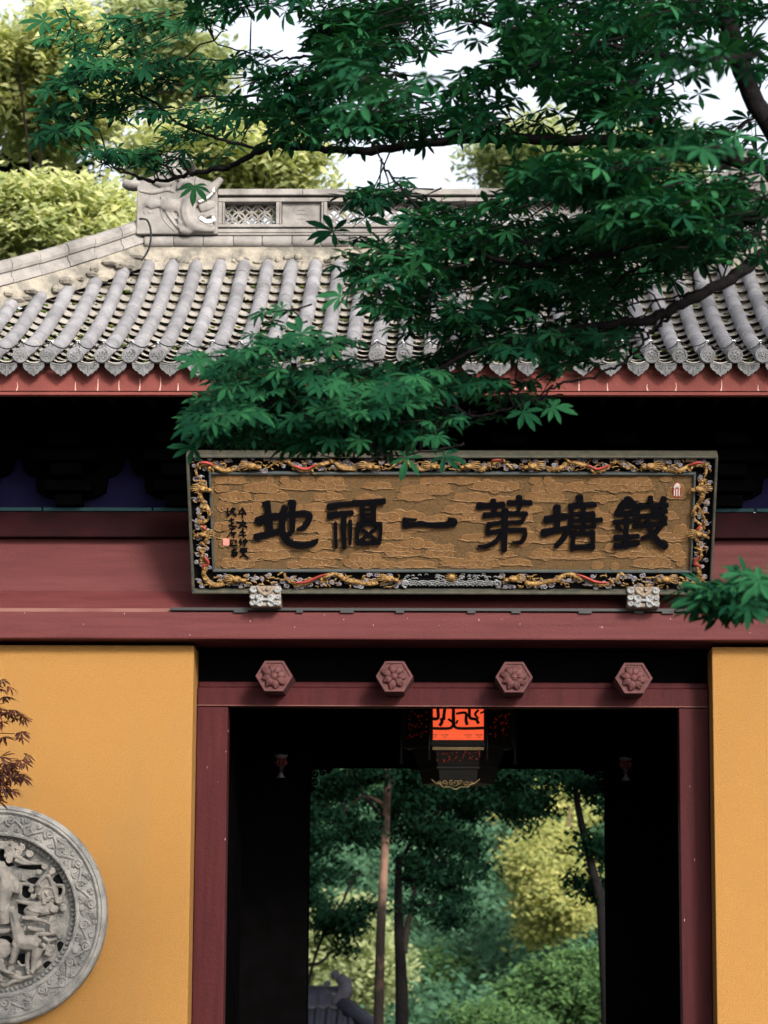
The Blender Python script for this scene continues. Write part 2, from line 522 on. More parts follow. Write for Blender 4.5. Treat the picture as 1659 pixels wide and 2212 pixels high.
# side and rear walls, ceiling
YB = 21.0
MB().box(-XE, -XE + 0.3, YW + 0.43, YB - 0.31, FZ, zw + 0.4).build('side_wall', M['ochre'], gate)
MB().box(XE - 0.3, XE, YW + 0.43, YB - 0.31, FZ, zw + 0.4).build('side_wall', M['ochre'], gate)
oxl, oxr, ozt = at(664, 1900, YB - 0.3).x, at(1311, 1900, YB - 0.3).x, zat(1655, YB - 0.3)
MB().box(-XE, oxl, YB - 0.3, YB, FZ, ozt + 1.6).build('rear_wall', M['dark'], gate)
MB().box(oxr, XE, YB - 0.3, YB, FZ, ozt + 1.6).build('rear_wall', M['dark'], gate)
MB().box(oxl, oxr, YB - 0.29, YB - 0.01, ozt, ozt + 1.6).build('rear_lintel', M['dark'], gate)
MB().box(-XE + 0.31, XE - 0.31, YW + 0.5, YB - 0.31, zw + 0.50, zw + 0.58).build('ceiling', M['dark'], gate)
# near-black lining sheets added inside; the hall's shade is put into their colour
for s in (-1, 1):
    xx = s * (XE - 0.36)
    MB().box(min(xx, xx - s * 0.04), max(xx, xx - s * 0.04), YW + 0.45, YB - 0.32, FZ, zw + 0.49).build('shade_lining', M['dark'], gate)
    # door leaf folded back against the reveal
    xd = (at(497, 1700, YW + 0.45).x - 0.09) if s < 0 else (at(1466, 1700, YW + 0.45).x + 0.03)
    dr = MB().box(xd, xd + 0.06, YW + 0.47, YW + 1.9, FZ + 0.02, zat(1545, YW + 0.3)).build('door_leaf', M['dark'], gate, bevel=0.005)
# carved corner spandrels of the rear opening
for s in (-1, 1):
    x0 = oxl if s < 0 else oxr
    m_ = MB()
    fr = Frame((x0, YB - 0.27, ozt), (1, 0, 0), (0, 0, 1))
    d = -s
    m_.stroke(fr, [(0.0, -0.02), (d * 0.18, -0.02)], 0.022, 0, 0.04)
    m_.stroke(fr, [(d * 0.015, -0.03), (d * 0.015, -0.19)], 0.022, 0.001, 0.041)
    for (a, b, r) in ((0.05, -0.06, 0.035), (0.11, -0.05, 0.028), (0.045, -0.12, 0.028), (0.15, -0.045, 0.02), (0.035, -0.17, 0.018)):
        m_.stroke(fr, spiral(d * a, b, r, 1.3, random.random() * 6), 0.014, 0.002, 0.038, sub=1)
    m_.build('corner_fretwork', M['dark'], gate)

# ---- doorway
YF = YW + 0.25
fxl0, fxl1 = XL + 0.004, at(487.5, 1850, YF).x
fxr0, fxr1 = at(1470, 1850, YF).x, XR - 0.004
zl0, zl1 = zat(1527, YF), zat(1487, YF)
MB().box(fxl0, fxl1, YF, YF + 0.16, FZ, zl0 - 0.004).build('door_post', M['frame_red'], gate, bevel=0.006)
MB().box(fxr0, fxr1, YF, YF + 0.16, FZ, zl0 - 0.004).build('door_post', M['frame_red'], gate, bevel=0.006)
MB().box(fxl0, fxr1, YF - 0.008, YF + 0.16, zl0, zl1).build('door_lintel', M['frame_red'], gate, bevel=0.008)
MB().box(fxl0, fxr1, YF + 0.035, YF + 0.14, zl1, zl1 + 0.045).build('lintel_cap', M['frame_red'], gate, bevel=0.012)
MB().box(fxl0, fxr1, YF + 0.075, YF + 0.13, zl1 + 0.046, zw + 0.10).build('transom_panel', M['dark'], gate)
MB().box(fxl0, fxr1, YF - 0.012, YF - 0.0085, zl0 + 0.002, zl0 + 0.007).build('lintel_edge', M['red_dust'], gate)
# ---- hexagonal door pegs
YP = YW - 0.02
for i, (hx, hy) in enumerate(((592, 1460.5), (852, 1461.5), (1110.5, 1463), (1369, 1465))):
    c = at(hx, hy, YP)
    fr = Frame(c, (1, 0, 0), (0, 0, 1))
    r = 41.0 * YP / FPX
    hexa = [(r * math.cos(R(60 * k)), r * 0.95 * math.sin(R(60 * k))) for k in range(6)]
    peg = MB().prism(fr, hexa, -(YF - 0.01 - YP) - 0.06, 0.0).build('door_peg', M['peg_red'], gate, bevel=0.004)
    # raised border
    rim = MB()
    n = 6
    for k in range(n):
        a, b = Vector(hexa[k]), Vector(hexa[(k + 1) % n])
        ai, bi = a * 0.84, b * 0.84
        rim.add([fr.pt(*a * 0.985, 0.0005), fr.pt(*b * 0.985, 0.0005), fr.pt(*bi, 0.0005), fr.pt(*ai, 0.0005),
                 fr.pt(*a * 0.97, 0.009), fr.pt(*b * 0.97, 0.009), fr.pt(*bi * 1.01, 0.009), fr.pt(*ai * 1.01, 0.009)],
                [(4, 5, 6, 7), (0, 1, 5, 4), (2, 3, 7, 6)])
    rim.build('peg_rim', M['peg_red'], peg)
    fl = MB()
    npet = (8, 7, 9, 8)[i]
    rot = (0.2, 0.9, 1.5, 0.55)[i]
    for k in range(npet):
        a = rot + 2 * math.pi * k / npet
        ln = r * (0.72 + 0.08 * random.uniform(-1, 1))
        du, dv = math.cos(a), math.sin(a)
        side = (-dv, du)
        spine = [0.24, 0.42, 0.6, 0.78, 0.92, 1.0]
        wid = [0.07, 0.17, 0.21, 0.17, 0.12, 0.0]
        vs_, fs_ = [], []
        for (t, w) in zip(spine, wid):
            curl = 0.010 + 0.020 * math.sin(t * math.pi) + (0.004 if k % 2 else 0)
            for q in (-1, -0.45, 0, 0.45, 1):
                hh = curl + (0.007 if abs(q) == 0.45 else (-0.012 if abs(q) == 1 else -0.003))
                vs_.append(fr.pt(du * ln * t + side[0] * w * r * q, (dv * ln * t + side[1] * w * r * q) * 0.95, hh))
        for j in range(len(spine) - 1):
            for q in range(4):
                p = j * 5 + q
                fs_.append((p, p + 1, p + 6, p + 5))
        fl.add(vs_, fs_)
    fl.build('flower_relief', M['peg_red'], peg, smooth_=True)
    MB().blob(fr.pt(0, 0, 0.018), 0.028, 0.028, 0.022, fr).build('flower_boss', M['peg_red'], peg, smooth_=True)

# ---- beams over the doorway
zb0, zb1 = zat(1382, YW - 0.15), zat(1323, YW - 0.15)
MB().box(-XE - 0.25, XE + 0.25, YW - 0.15, YW + 0.40, zb0, zb1).build('lower_beam', M['red'], gate, bevel=0.012)
zu1 = zat(1166, YW + 0.03)
ub = MB()
sec = [(YW - 0.105, zb1 + 0.001), (YW - 0.100, zb1 + 0.03), (YW - 0.05, zb1 + 0.09), (YW + 0.02, zb1 + 0.16), (YW + 0.03, zb1 + 0.26), (YW + 0.03, zu1), (YW + 0.4, zu1), (YW + 0.4, zb1 + 0.001)]
n = len(sec)
ub.v = [(-XE - 0.25, y, z) for (y, z) in sec] + [(XE + 0.25, y, z) for (y, z) in sec]
ub.f = [tuple(range(n)), tuple(reversed(range(n, 2 * n)))] + [(i, n + i, n + (i + 1) % n, (i + 1) % n) for i in range(n)]
ub.build('upper_beam', M['red'], gate)
MB().box(-XE - 0.25, XE + 0.25, YW - 0.1070, YW - 0.1052, zb1 + 0.004, zb1 + 0.028).build('dust_ledge', M['red_dust'], gate)
zc1 = zat(1106, YW - 0.05)
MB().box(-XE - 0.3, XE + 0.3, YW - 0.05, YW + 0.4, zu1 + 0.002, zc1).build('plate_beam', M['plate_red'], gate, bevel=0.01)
xs_ = [-3.2, at(92, 1100, YW - 0.05).x, at(330, 1100, YW - 0.05).x, 0.3, 1.1, 2.0, 3.2]
for a, b in zip(xs_, xs_[1:]):
    MB().box(a + 0.006, b - 0.006, YW - 0.062, YW + 0.0, zc1 + 0.001, zc1 + 0.026).build('teal_moulding', M['teal'], gate, bevel=0.004)
pc = MB()
for (px, py) in ((540, 1343), (636, 1356), (806, 1352), (742, 1339), (1084, 1338), (1123, 1349), (948, 1352), (1296, 1356), (1448, 1338), (1620, 1368), (268, 1327), (53, 1325), (1300, 1357), (700, 1330), (880, 1337), (1034, 1341), (410, 1372), (180, 1350)):
    q = at(px, py, YW - 0.1505)
    w_, h_ = random.uniform(0.0015, 0.004), random.uniform(0.002, 0.012)
    pc.box(q.x, q.x + w_, YW - 0.1513, YW - 0.1502, q.z, q.z + h_)
for (px, py) in ((488, 1625), (470, 1690), (447, 1660), (493, 1580), (486, 1815), (452, 2240), (1500, 1860), (1478, 1990), (1490, 1700)):
    q = at(px, py, YF - 0.0005)
    pc.box(q.x, q.x + random.uniform(0.0015, 0.0035), YF - 0.0010, YF - 0.0002, q.z, q.z + random.uniform(0.004, 0.016))
tag(pc.build('paint_chips', M['streak'], gate), kind='stuff')
# ---- bracket sets and the indigo panel between them
zk0, zk1 = zc1 + 0.03, zat(985, YW - 0.02)
MB().box(-XE - 0.3, XE + 0.3, YW + 0.06, YW + 0.12, zk0, zk1 + 0.45).build('indigo_panel', M['indigo'], gate)
per = at(272, 1040, YW).x - at(37.5, 1040, YW).x
g0 = at(37.5, 1040, YW).x
s_ = YW / FPX
gapw = [(78, 1076), (62, 1072), (45, 1062), (42, 1046), (40, 1030), (22, 1024), (12, 1012), (8, 1000), (7, 989)]
k0 = int((-XE - 0.2 - g0) / per) - 0
for k in range(k0, k0 + 12):
    ga, gb = g0 + (k - 1) * per, g0 + k * per
    if ga < -XE - 0.3 or gb > XE + 0.4: continue
    fr = Frame((0, YW - 0.02, 0), (1, 0, 0), (0, 0, 1))
    zz = lambda py: zat(py, YW - 0.02)
    left = [(ga + w * s_, zz(py)) for (w, py) in gapw]
    right = [(gb - w * s_, zz(py)) for (w, py) in gapw]
    top = zk1 + 0.45
    poly = [(ga + 0.0, top), (ga, zz(988))] + list(reversed(left)) + right + [(gb, zz(988)), (gb, top)]
    m_ = MB()
    # as vertical strips so the outline stays clean
    lev = [(w, zz(py)) for (w, py) in gapw] + [(0.0, zz(988) + 0.002), (0.0, top)]
    vs_ = []
    for (w, z) in lev:
        vs_ += [fr.pt(ga + w * s_, z, 0), fr.pt(gb - w * s_, z, 0), fr.pt(ga + w * s_, z, -0.07), fr.pt(gb - w * s_, z, -0.07)]
    fs_ = [(0, 2, 3, 1)]
    for j in range(len(lev) - 1):
        p, q = j * 4, j * 4 + 4
        fs_ += [(p, p + 1, q + 1, q), (p + 2, q + 2, q + 3, p + 3), (p, q, q + 2, p + 2), (p + 1, p + 3, q + 3, q + 1)]
    m_.add(vs_, fs_)
    cx = (ga + gb) / 2
    zb_ = zk0
    for (dz, hw, dep) in ((0.0, 0.09, 0.10), (0.09, 0.16, 0.16), (0.18, 0.10, 0.26), (0.27, 0.21, 0.30), (0.36, 0.11, 0.42)):
        m_.box(cx - hw, cx + hw, YW - 0.03 - dep, YW - 0.022, zb_ + dz + 0.002, zb_ + dz + 0.075)
    m_.build('bracket_set', M['dark'], gate)  # near-black colour carries the eave shadow on the brackets

# ================================================================== roof
YE = 16.7
YR = 19.3
ZE = zat(769, YE)
XRG = abs(at(312, 480, YR).x)                # half length of the ridge
XC = XRG + (YR - YE)                         # eave corner
def rise(t): return 0.33 * t + 0.07 * t * t
def droof(t): return 0.33 + 0.14 * t
def roof_z(x, y):
    t = min(y - YE, 2 * YR - YE - y, XC - abs(x))
    return ZE + rise(max(t, -0.05))
rb = MB()
gx = sorted(set([round(-XC + i * (2 * XC) / 72, 4) for i in range(73)] + [-XRG, XRG]))
gy = [YE + 0.13 + (2 * (YR - YE) - 0.26) * i / 44 for i in range(45)]
nx = len(gx)
rb.v = [(x, y, roof_z(x, y) - 0.075) for y in gy for x in gx] + [(x, y, roof_z(x, y) - 0.15) for y in gy for x in gx]
o_ = nx * len(gy)
for j in range(len(gy) - 1):
    for i in range(nx - 1):
        a = j * nx + i
        rb.f.append((a, a + 1, a + nx + 1, a + nx))
        rb.f.append((o_ + a, o_ + a + nx, o_ + a + nx + 1, o_ + a + 1))
for i in range(nx - 1):
    rb.f.append((i, o_ + i, o_ + i + 1, i + 1))
roof = rb.build('roof', M['bed'], gate)

xa, xb = at(44, 768, YE).x, at(1408, 769, YE).x
SP = (xb - xa) / 23.0
RT = 0.050
TL = 0.25
# meshes shared by alike tiles
def cover_mesh():
    m_ = MB()
    n = 9
    prof = []
    for (y, r) in ((-0.012, RT * 1.02), (0.0, RT * 1.04), (TL * 0.5, RT), (TL + 0.004, RT * 0.95)):
        for k in range(n + 1):
            a = math.pi * k / n
            prof.append((r * math.cos(a), y, r * math.sin(a) * 1.0 - 0.004))
    fs_ = []
    for j in range(3):
        for k in range(n):
            p = j * (n + 1) + k
            fs_.append((p, p + 1, p + n + 2, p + n + 1))
    m_.add(prof, fs_)
    m_.add([(RT * 1.02 * math.cos(math.pi * k / n), -0.012, RT * 1.02 * math.sin(math.pi * k / n) - 0.004) for k in range(n + 1)] + [(0, -0.012, -0.004)],
           [tuple((k, n + 1, k + 1)) for k in range(n)])
    return m_.mesh('cover_tile', M['tile'], True)
def pan_mesh():
    m_ = MB()
    w, n, L_ = SP * 0.5 - 0.012, 6, 0.225
    vs_, fs_ = [], []
    for (y, dz) in ((0.0, 0.0), (L_, -0.027)):
        for top in (0, 1):
            for k in range(n + 1):
                q = -1 + 2 * k / n
                vs_.append((w * q, y, 0.030 * q * q - 0.030 + dz - (0.007 if not top else 0)))
    for k in range(n):
        b0, t0, b1, t1 = k, n + 1 + k, 2 * (n + 1) + k, 3 * (n + 1) + k
        fs_.append((t0, t0 + 1, t1 + 1, t1))
        fs_.append((b0, b0 + 1, t0 + 1, t0))
    m_.add(vs_, fs_)
    return m_.mesh('pan_tile', M['pan'], False)
def round_end_mesh():
    m_ = MB()
    ax = (Vector((1, 0, 0)), Vector((0, 0, 1)), Vector((0, -1, 0)))
    r = RT * 1.0
    m_.lathe((0, 0, 0), [(0.0, 0.010), (r * 0.16, 0.010), (r * 0.20, 0.004), (r * 0.70, 0.004), (r * 0.76, 0.011), (r * 0.95, 0.011), (r, 0.006), (r * 1.0, -0.03)], 20, ax=ax)
    fr = Frame((0, 0, 0), (1, 0, 0), (0, 0, 1))
    for k in range(7):
        a = 2 * math.pi * k / 7
        m_.blob(fr.pt(math.cos(a) * r * 0.45, math.sin(a) * r * 0.45, 0.004), r * 0.15, r * 0.15, 0.006, fr, 6, 4)
    return m_.mesh('round_eave_tile', M['eave_tile'], False)
def drip_mesh():
    m_ = MB()
    fr = Frame((0, 0, 0), Vector((1, 0, 0)), Vector((0, -0.12, 1)))
    hw, hh = SP * 0.5 * 0.80, 33 * YE / FPX
    poly = [(-hw, 0.0), (-hw * 0.96, -hh * 0.38), (-hw * 0.70, -hh * 0.62), (-hw * 0.62, -hh * 0.60), (-hw * 0.34, -hh * 0.84), (-hw * 0.24, -hh * 0.82), (0, -hh),
            (hw * 0.24, -hh * 0.82), (hw * 0.34, -hh * 0.84), (hw * 0.62, -hh * 0.60), (hw * 0.70, -hh * 0.62), (hw * 0.96, -hh * 0.38), (hw, 0.0), (hw * 0.5, -0.010), (0, -0.014), (-hw * 0.5, -0.010)]
    m_.prism(fr, poly, -0.016, 0.0)
    for s in (-1, 1):
        m_.ftube(fr, spiral(s * hw * 0.42, -hh * 0.36, hh * 0.17, 1.3, 0.5, s, 10), 0.0035, 0.001, 4)
    m_.ftube(fr, [(0, -hh * 0.25), (0, -hh * 0.75)], 0.004, 0.001, 4)
    m_.ftube(fr, [(-hw * 0.85, -0.012), (0, -0.022), (hw * 0.85, -0.012)], 0.004, 0.001, 4)
    return m_.mesh('drip_tile', M['eave_tile'], False)
def nail_mesh():
    m_ = MB()
    m_.lathe((0, 0, 0), [(0.0155, -0.012), (0.0165, 0.004), (0.012, 0.018), (0.008, 0.024), (0.0, 0.024)], 10)
    return m_.mesh('tile_nail_cap', M['eave_tile'], True)
def insul_mesh():
    m_ = MB()
    m_.lathe((0, 0, 0.0), [(0.006, 0.02), (0.013, 0.024), (0.013, 0.030), (0.007, 0.033), (0.013, 0.036), (0.013, 0.042), (0.0, 0.044)], 8)
    return m_.mesh('wire_clip', M['cap_white'], False)
CM, PM, RM_, DM, NM, IM = cover_mesh(), pan_mesh(), round_end_mesh(), drip_mesh(), nail_mesh(), insul_mesh()

def put(me, name, parent, loc, rx=0.0, ry=0.0, rz=0.0, sc=None):
    o = bpy.data.objects.new(name, me)
    link(o, parent)
    o.location = loc
    o.rotation_euler = (rx, ry, rz)
    if sc: o.scale = sc
    return o

outer = MB()
def merge(me, M4):
    b = len(outer.v)
    outer.v.extend([tuple(M4 @ v.co) for v in me.vertices])
    outer.f.extend([tuple(b + i for i in p.vertices) for p in me.polygons])
pans = []
nails = []
kmin, kmax = int((-XC - xa) / SP), int((XC - xa) / SP)
for k in range(kmin, kmax + 1):
    x = xa + k * SP
    if abs(x) > XC - 0.12: continue
    ttop = min(2.455, XC - abs(x) - 0.05)
    vis = -75 < (985 + x * FPX / (YE + 0.6)) < 1740
    t = 0.0
    j = 0
    while t < ttop - 0.03:
        L_ = min(TL, ttop - t)
        tm = t + L_ / 2
        a = math.atan(droof(tm))
        loc = Vector((x + random.gauss(0, 0.0015), YE + t, ZE + rise(t) + 0.004 + random.gauss(0, 0.001)))
        if vis:
            put(CM, 'cover_tile', roof, loc, a, 0, random.gauss(0, 0.006), (1, L_ / TL * 1.01 / math.cos(a), 1))
        else:
            merge(CM, Matrix.Translation(loc) @ Matrix.Rotation(a, 4, 'X') @ Matrix.Scale(L_ / TL / math.cos(a), 4, (0, 1, 0)))
        t += TL
        j += 1
    # the trough to the right of this row
    xp = x + SP / 2
    tt = min(2.46, XC - abs(xp) - 0.03)
    t = -0.01
    while t < tt:
        a = math.atan(droof(t + 0.1)) - 0.05
        loc = Vector((xp, YE + t, ZE + rise(t) - 0.008 + random.gauss(0, 0.0025)))
        pans.append((vis, loc, a, random.gauss(0, 0.012), random.gauss(0, 0.02)))
        t += 0.172
    if vis:
        put(RM_, 'round_eave_tile', roof, (x, YE - 0.014, ZE), R(-6) + random.gauss(0, 0.03), random.random() * 6, random.gauss(0, 0.04))
        put(DM, 'drip_tile', roof, (xp, YE - 0.012, zat(782, YE)), random.gauss(0, 0.02), random.gauss(0, 0.02), random.gauss(0, 0.03))
        nails.append(Vector((x + random.gauss(0, 0.003), YE + 0.05, ZE + 0.052 + rise(0.05))))
    else:
        merge(RM_, Matrix.Translation((x, YE - 0.014, ZE)))
        merge(DM, Matrix.Translation((xp, YE - 0.012, zat(782, YE))))
for p in nails:
    o = put(NM, 'tile_nail_cap', roof, p, R(-8) + random.gauss(0, .08), random.gauss(0, .1), 0)
    put(IM, 'wire_clip', roof, p + Vector((0, 0, 0.002)), random.gauss(0, .1), random.gauss(0, .12), 0)
np_in = 0
for (vis, loc, a, rz, ry) in sorted(pans, key=lambda q: (not q[0], q[1].y)):
    if vis and np_in < 300:
        put(PM, 'pan_tile', roof, loc, a, ry, rz)
        np_in += 1
    else:
        merge(PM, Matrix.Translation(loc) @ Matrix.Rotation(a, 4, 'X'))
tag(outer.build('outer_tiles', M['pan'], roof), kind='stuff')
# moss and litter in the troughs
ms = MB()
for (vis, loc, a, rz, ry) in pans:
    if not vis: continue
    for q in range(random.choice((0, 0, 1, 1, 2))):
        s = random.uniform(0.006, 0.017)
        c = loc + Vector((random.uniform(-0.055, 0.055), random.uniform(0, 0.14), random.uniform(0.0, 0.01)))
        c.z = loc.z + (c.y - loc.y) * math.tan(a) - 0.034 + 0.03 * ((c.x - loc.x) / 0.07) ** 2
        ms.blob(c, s * 1.6, s * 1.3, s * 0.8, None, 6, 4)
tag(ms.build('moss', M['moss'], roof, True), kind='stuff')
lt = MB()
for i in range(420):
    vis, loc, a, rz, ry = random.choice(pans)
    if not vis: continue
    c = loc + Vector((random.uniform(-0.05, 0.05), random.uniform(0, 0.15), 0))
    c.z = loc.z + (c.y - loc.y) * math.tan(a) - 0.016 + 0.03 * ((c.x - loc.x) / 0.07) ** 2
    s = random.uniform(0.006, 0.014)
    an = random.random() * 6.3
    dx, dy = Vector((math.cos(an), math.sin(an), 0.3 * random.uniform(-1, 1))) * s, Vector((-math.sin(an), math.cos(an), 0.4)) * s * 0.5
    lt.add([c - dx, c - dy, c + dx, c + dy], [(0, 1, 2, 3)])
M['litter'] = mat('dry_leaf_litter', (0.42, 0.33, 0.22), 0.9, (0.25, 0.16, 0.08), 30)
tag(lt.build('leaf_litter', M['litter'], roof), kind='stuff')

# ---- eave boards and soffit
YFB = YE + 0.085
z_f1, z_f0 = zat(789, YFB), zat(844.5, YFB)
z_l1, z_l0 = zat(846.5, YFB - 0.012), zat(853.5, YFB - 0.012)
MB().box(-XC + 0.12, XC - 0.12, YFB, YFB + 0.03, z_f0, z_f1).build('fascia_board', M['fascia'], gate)
MB().box(-XC + 0.12, XC - 0.12, YFB + 0.035, YFB + 0.06, z_f1 - 0.02, ZE - 0.005).build('eave_shade_strip', M['dark'], gate)  # near-black strip stands in for the shadow between drip tiles and fascia
MB().box(-XC + 0.12, XC - 0.12, YFB - 0.012, YFB + 0.05, z_l0, z_l1).build('fascia_lip', M['fascia'], gate, bevel=0.003)
stk = MB()
for px in (160, 208, 254, 300, 345, 384, 560, 985, 1130, 1252, 1310, 1463, 1560, 1640, 37, 1400):
    p = at(px + random.uniform(-4, 4), 840, YFB)
    top = p.z + random.uniform(0.02, 0.10)
    fr = Frame((p.x, YFB - 0.0005, z_f0 + 0.003), (1, 0, 0), (0, 0, 1))
    dx = random.uniform(-0.006, 0.006)
    stk.stroke(fr, [(0, 0.0), (dx, (top - z_f0) * 0.5), (dx * 0.4, max(top - z_f0, 0.03))], [0.008, 0.005, 0.002], 0, 0.001)
stk.build('lime_streak', M['streak'], gate)
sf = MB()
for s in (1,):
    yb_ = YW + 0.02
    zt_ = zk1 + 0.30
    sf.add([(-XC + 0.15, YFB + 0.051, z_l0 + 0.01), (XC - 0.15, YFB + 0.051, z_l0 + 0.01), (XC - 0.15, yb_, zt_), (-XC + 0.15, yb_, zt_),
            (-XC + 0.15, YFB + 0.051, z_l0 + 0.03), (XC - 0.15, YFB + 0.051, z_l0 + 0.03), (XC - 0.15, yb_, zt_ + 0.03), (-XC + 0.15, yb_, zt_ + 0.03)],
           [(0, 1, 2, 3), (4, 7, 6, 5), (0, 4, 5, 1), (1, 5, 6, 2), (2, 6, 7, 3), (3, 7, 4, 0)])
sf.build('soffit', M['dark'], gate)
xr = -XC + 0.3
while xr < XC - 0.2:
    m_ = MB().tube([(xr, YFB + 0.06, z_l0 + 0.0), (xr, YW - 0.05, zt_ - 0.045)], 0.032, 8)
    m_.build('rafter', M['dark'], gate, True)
    xr += 0.24

# ---- main ridge
YG = YR - 0.15
ridge_fr = Frame((0, YG, 0), (1, 0, 0), (0, 0, 1))
zr = lambda py: zat(py, YG)
rx0, rx1 = at(470, 460, YG).x, -at(470, 460, YG).x
ridge = MB().box(-XRG, XRG, YG + 0.02, YR + 0.13, zr(560) - 0.12, zr(531)).build('main_ridge', M['mortar'], gate)
# round tiles along the foot of the ridge
x = -XRG + 0.02
while x < XRG - 0.05:
    L_ = 0.215 + random.uniform(-0.006, 0.006)
    rr = (zr(507) - zr(532)) / 2
    m_ = MB()
    pts = [(x, YG + 0.03, zr(519.5)), (x + 0.006, YG + 0.03, zr(519.5)), (x + L_ - 0.010, YG + 0.03, zr(519.5)), (x + L_ - 0.004, YG + 0.03, zr(519.5))]
    m_.tube(pts, [rr * 0.93, rr, rr, rr * 0.93], 14)
    m_.build('ridge_tile', M['stone'], ridge, True)
    x += L_
def rbar(y_top, y_bot, dy0, dy1, name, seams=0.55):
    x = -XRG if name == 'footing' else rx0
    xe = -x
    while x < xe - 0.02:
        L_ = min(seams + random.uniform(-0.03, 0.03), xe - x)
        MB().box(x + 0.0015, x + L_ - 0.0015, YG + dy0, YG + dy1, zr(y_bot), zr(y_top)).build(name, M['stone'], ridge, bevel=0.004)
        x += L_
rbar(502.5, 507.5, 0.00, 0.28, 'ridge_course', 0.9)
rbar(494, 502, -0.005, 0.285, 'ridge_course', 0.7)
rbar(489, 494, 0.05, 0.23, 'shadow_course', 3.0)
rbar(482.5, 489, 0.01, 0.27, 'ridge_course', 0.8)
rbar(425.5, 434, 0.01, 0.27, 'ridge_course', 0.8)
rbar(421, 425.5, 0.05, 0.23, 'shadow_course', 3.0)
rbar(408, 421, -0.012, 0.29, 'ridge_coping', 0.62)
def ridge_post(p0, p1):
    for (a, b) in ((p0, p1), (1950 - p1 + 20, 1950 - p0 + 20)):
        x0, x1 = at(a, 460, YG).x, at(b, 460, YG).x
        MB().box(x0, x1, YG + 0.012, YG + 0.265, zr(482), zr(434.5)).build('ridge_post', M['stone'], ridge, bevel=0.003)
for (a, b) in ((471, 479.5), (480.5, 484.5), (596, 603.5), (604.5, 607.5), (694, 698), (699, 706)):
    ridge_post(a, b)
def stone_panel(p0, p1):
    x0, x1 = at(p0, 460, YG).x, at(p1, 460, YG).x
    pn = MB().box(x0, x1, YG + 0.05, YG + 0.22, zr(482), zr(434.5)).build('ridge_panel', M['stone'], ridge)
    fr = Frame(((x0 + x1) / 2, YG + 0.0495, (zr(482) + zr(434.5)) / 2), (1, 0, 0), (0, 0, 1))
    m_ = MB()
    for (pts) in ([(-0.03, 0.03), (0.03, 0.03)], [(0, 0.045), (0, -0.04)], [(-0.035, 0.0), (0.035, 0.0)], [(-0.03, -0.035), (0.03, -0.035)]):
        m_.stroke(fr, pts, 0.007, -0.001, 0.003)
    m_.build('panel_emblem', M['stone'], pn)
stone_panel(609, 692)
stone_panel(1970 - 692, 1970 - 609)
def lattice(p0, p1):
    x0, x1 = at(p0, 460, YG).x, at(p1, 460, YG).x
    z0, z1 = zr(482), zr(434.5)
    s = 29.5 * YG / FPX
    rad = s * 0.707
    m_ = MB()
    w = 0.0085
    for i in range(-1, int((x1 - x0) / s) + 2):
        for j in range(-1, 4):
            for off in (0, 0.5):
                cx, cz = x0 + s * (i + off), z1 - s * (j + off) - s * 0.1
                run = []
                for k in range(25):
                    a = 2 * math.pi * k / 24
                    px, pz = cx + rad * 0.7 * math.cos(a), cz + rad * 0.7 * math.sin(a)
                    ins = x0 - 0.004 < px < x1 + 0.004 and z0 - 0.004 < pz < z1 + 0.004
                    if ins: run.append((px, YG + 0.10 + 0.0012 * ((i + 2 * j) % 3) + (0.002 if off else 0), pz))
                    if (not ins or k == 24) and len(run) > 1:
                        m_.tube(run, w, 5)
                        run = []
                    if not ins: run = []
    m_.build('lattice_panel', M['stone'], ridge)
lattice(484.5, 596)
lattice(706, 1970 - 706)
lattice(1970 - 596, 1970 - 484.5)
# mortar fillet between the ridge and the tile heads, with a collar over each head
mo = MB()
N_ = 90
for i in range(N_):
    xa_, xb_ = -XRG + 2 * XRG * i / N_, -XRG + 2 * XRG * (i + 1) / N_
    ya, yb2 = YG - 0.02 + random.uniform(-.012, .012), YG - 0.02 + random.uniform(-.012, .012)
    za, zb2 = ZE + rise(2.43) + 0.02, ZE + rise(2.43) + 0.02
    mo.add([(xa_, ya - 0.03, za - 0.05), (xb_, yb2 - 0.03, zb2 - 0.05), (xb_, YG + 0.03, zr(531)), (xa_, YG + 0.03, zr(531))], [(0, 1, 2, 3)])
for k in range(kmin, kmax + 1):
    x = xa + k * SP
    ttop = min(2.455, XC - abs(x) - 0.05)
    if ttop < 0.1: continue
    c = Vector((x, YE + ttop, ZE + rise(ttop) + 0.01))
    pts = [c + Vector((math.cos(a) * 0.056, -0.012 + random.uniform(-.006, .006), math.sin(a) * 0.056 - 0.01)) for a in np.linspace(-0.2, math.pi + 0.2, 9)]
    mo.tube(pts, [0.017 + random.uniform(-.004, .005) for _ in pts], 6)
    mo.blob(c + Vector((0, 0.02, 0.0)), 0.065, 0.06, 0.05, None, 8, 5)
    for q_ in range(5):
        mo.blob(c + Vector((random.uniform(-.085, .085), random.uniform(-.03, .03), random.uniform(-.01, .05))), random.uniform(.02, .045), .03, random.uniform(.012, .03), None, 6, 4)
tag(mo.build('mortar_fillet', M['mortar'], roof, True), kind='stuff')

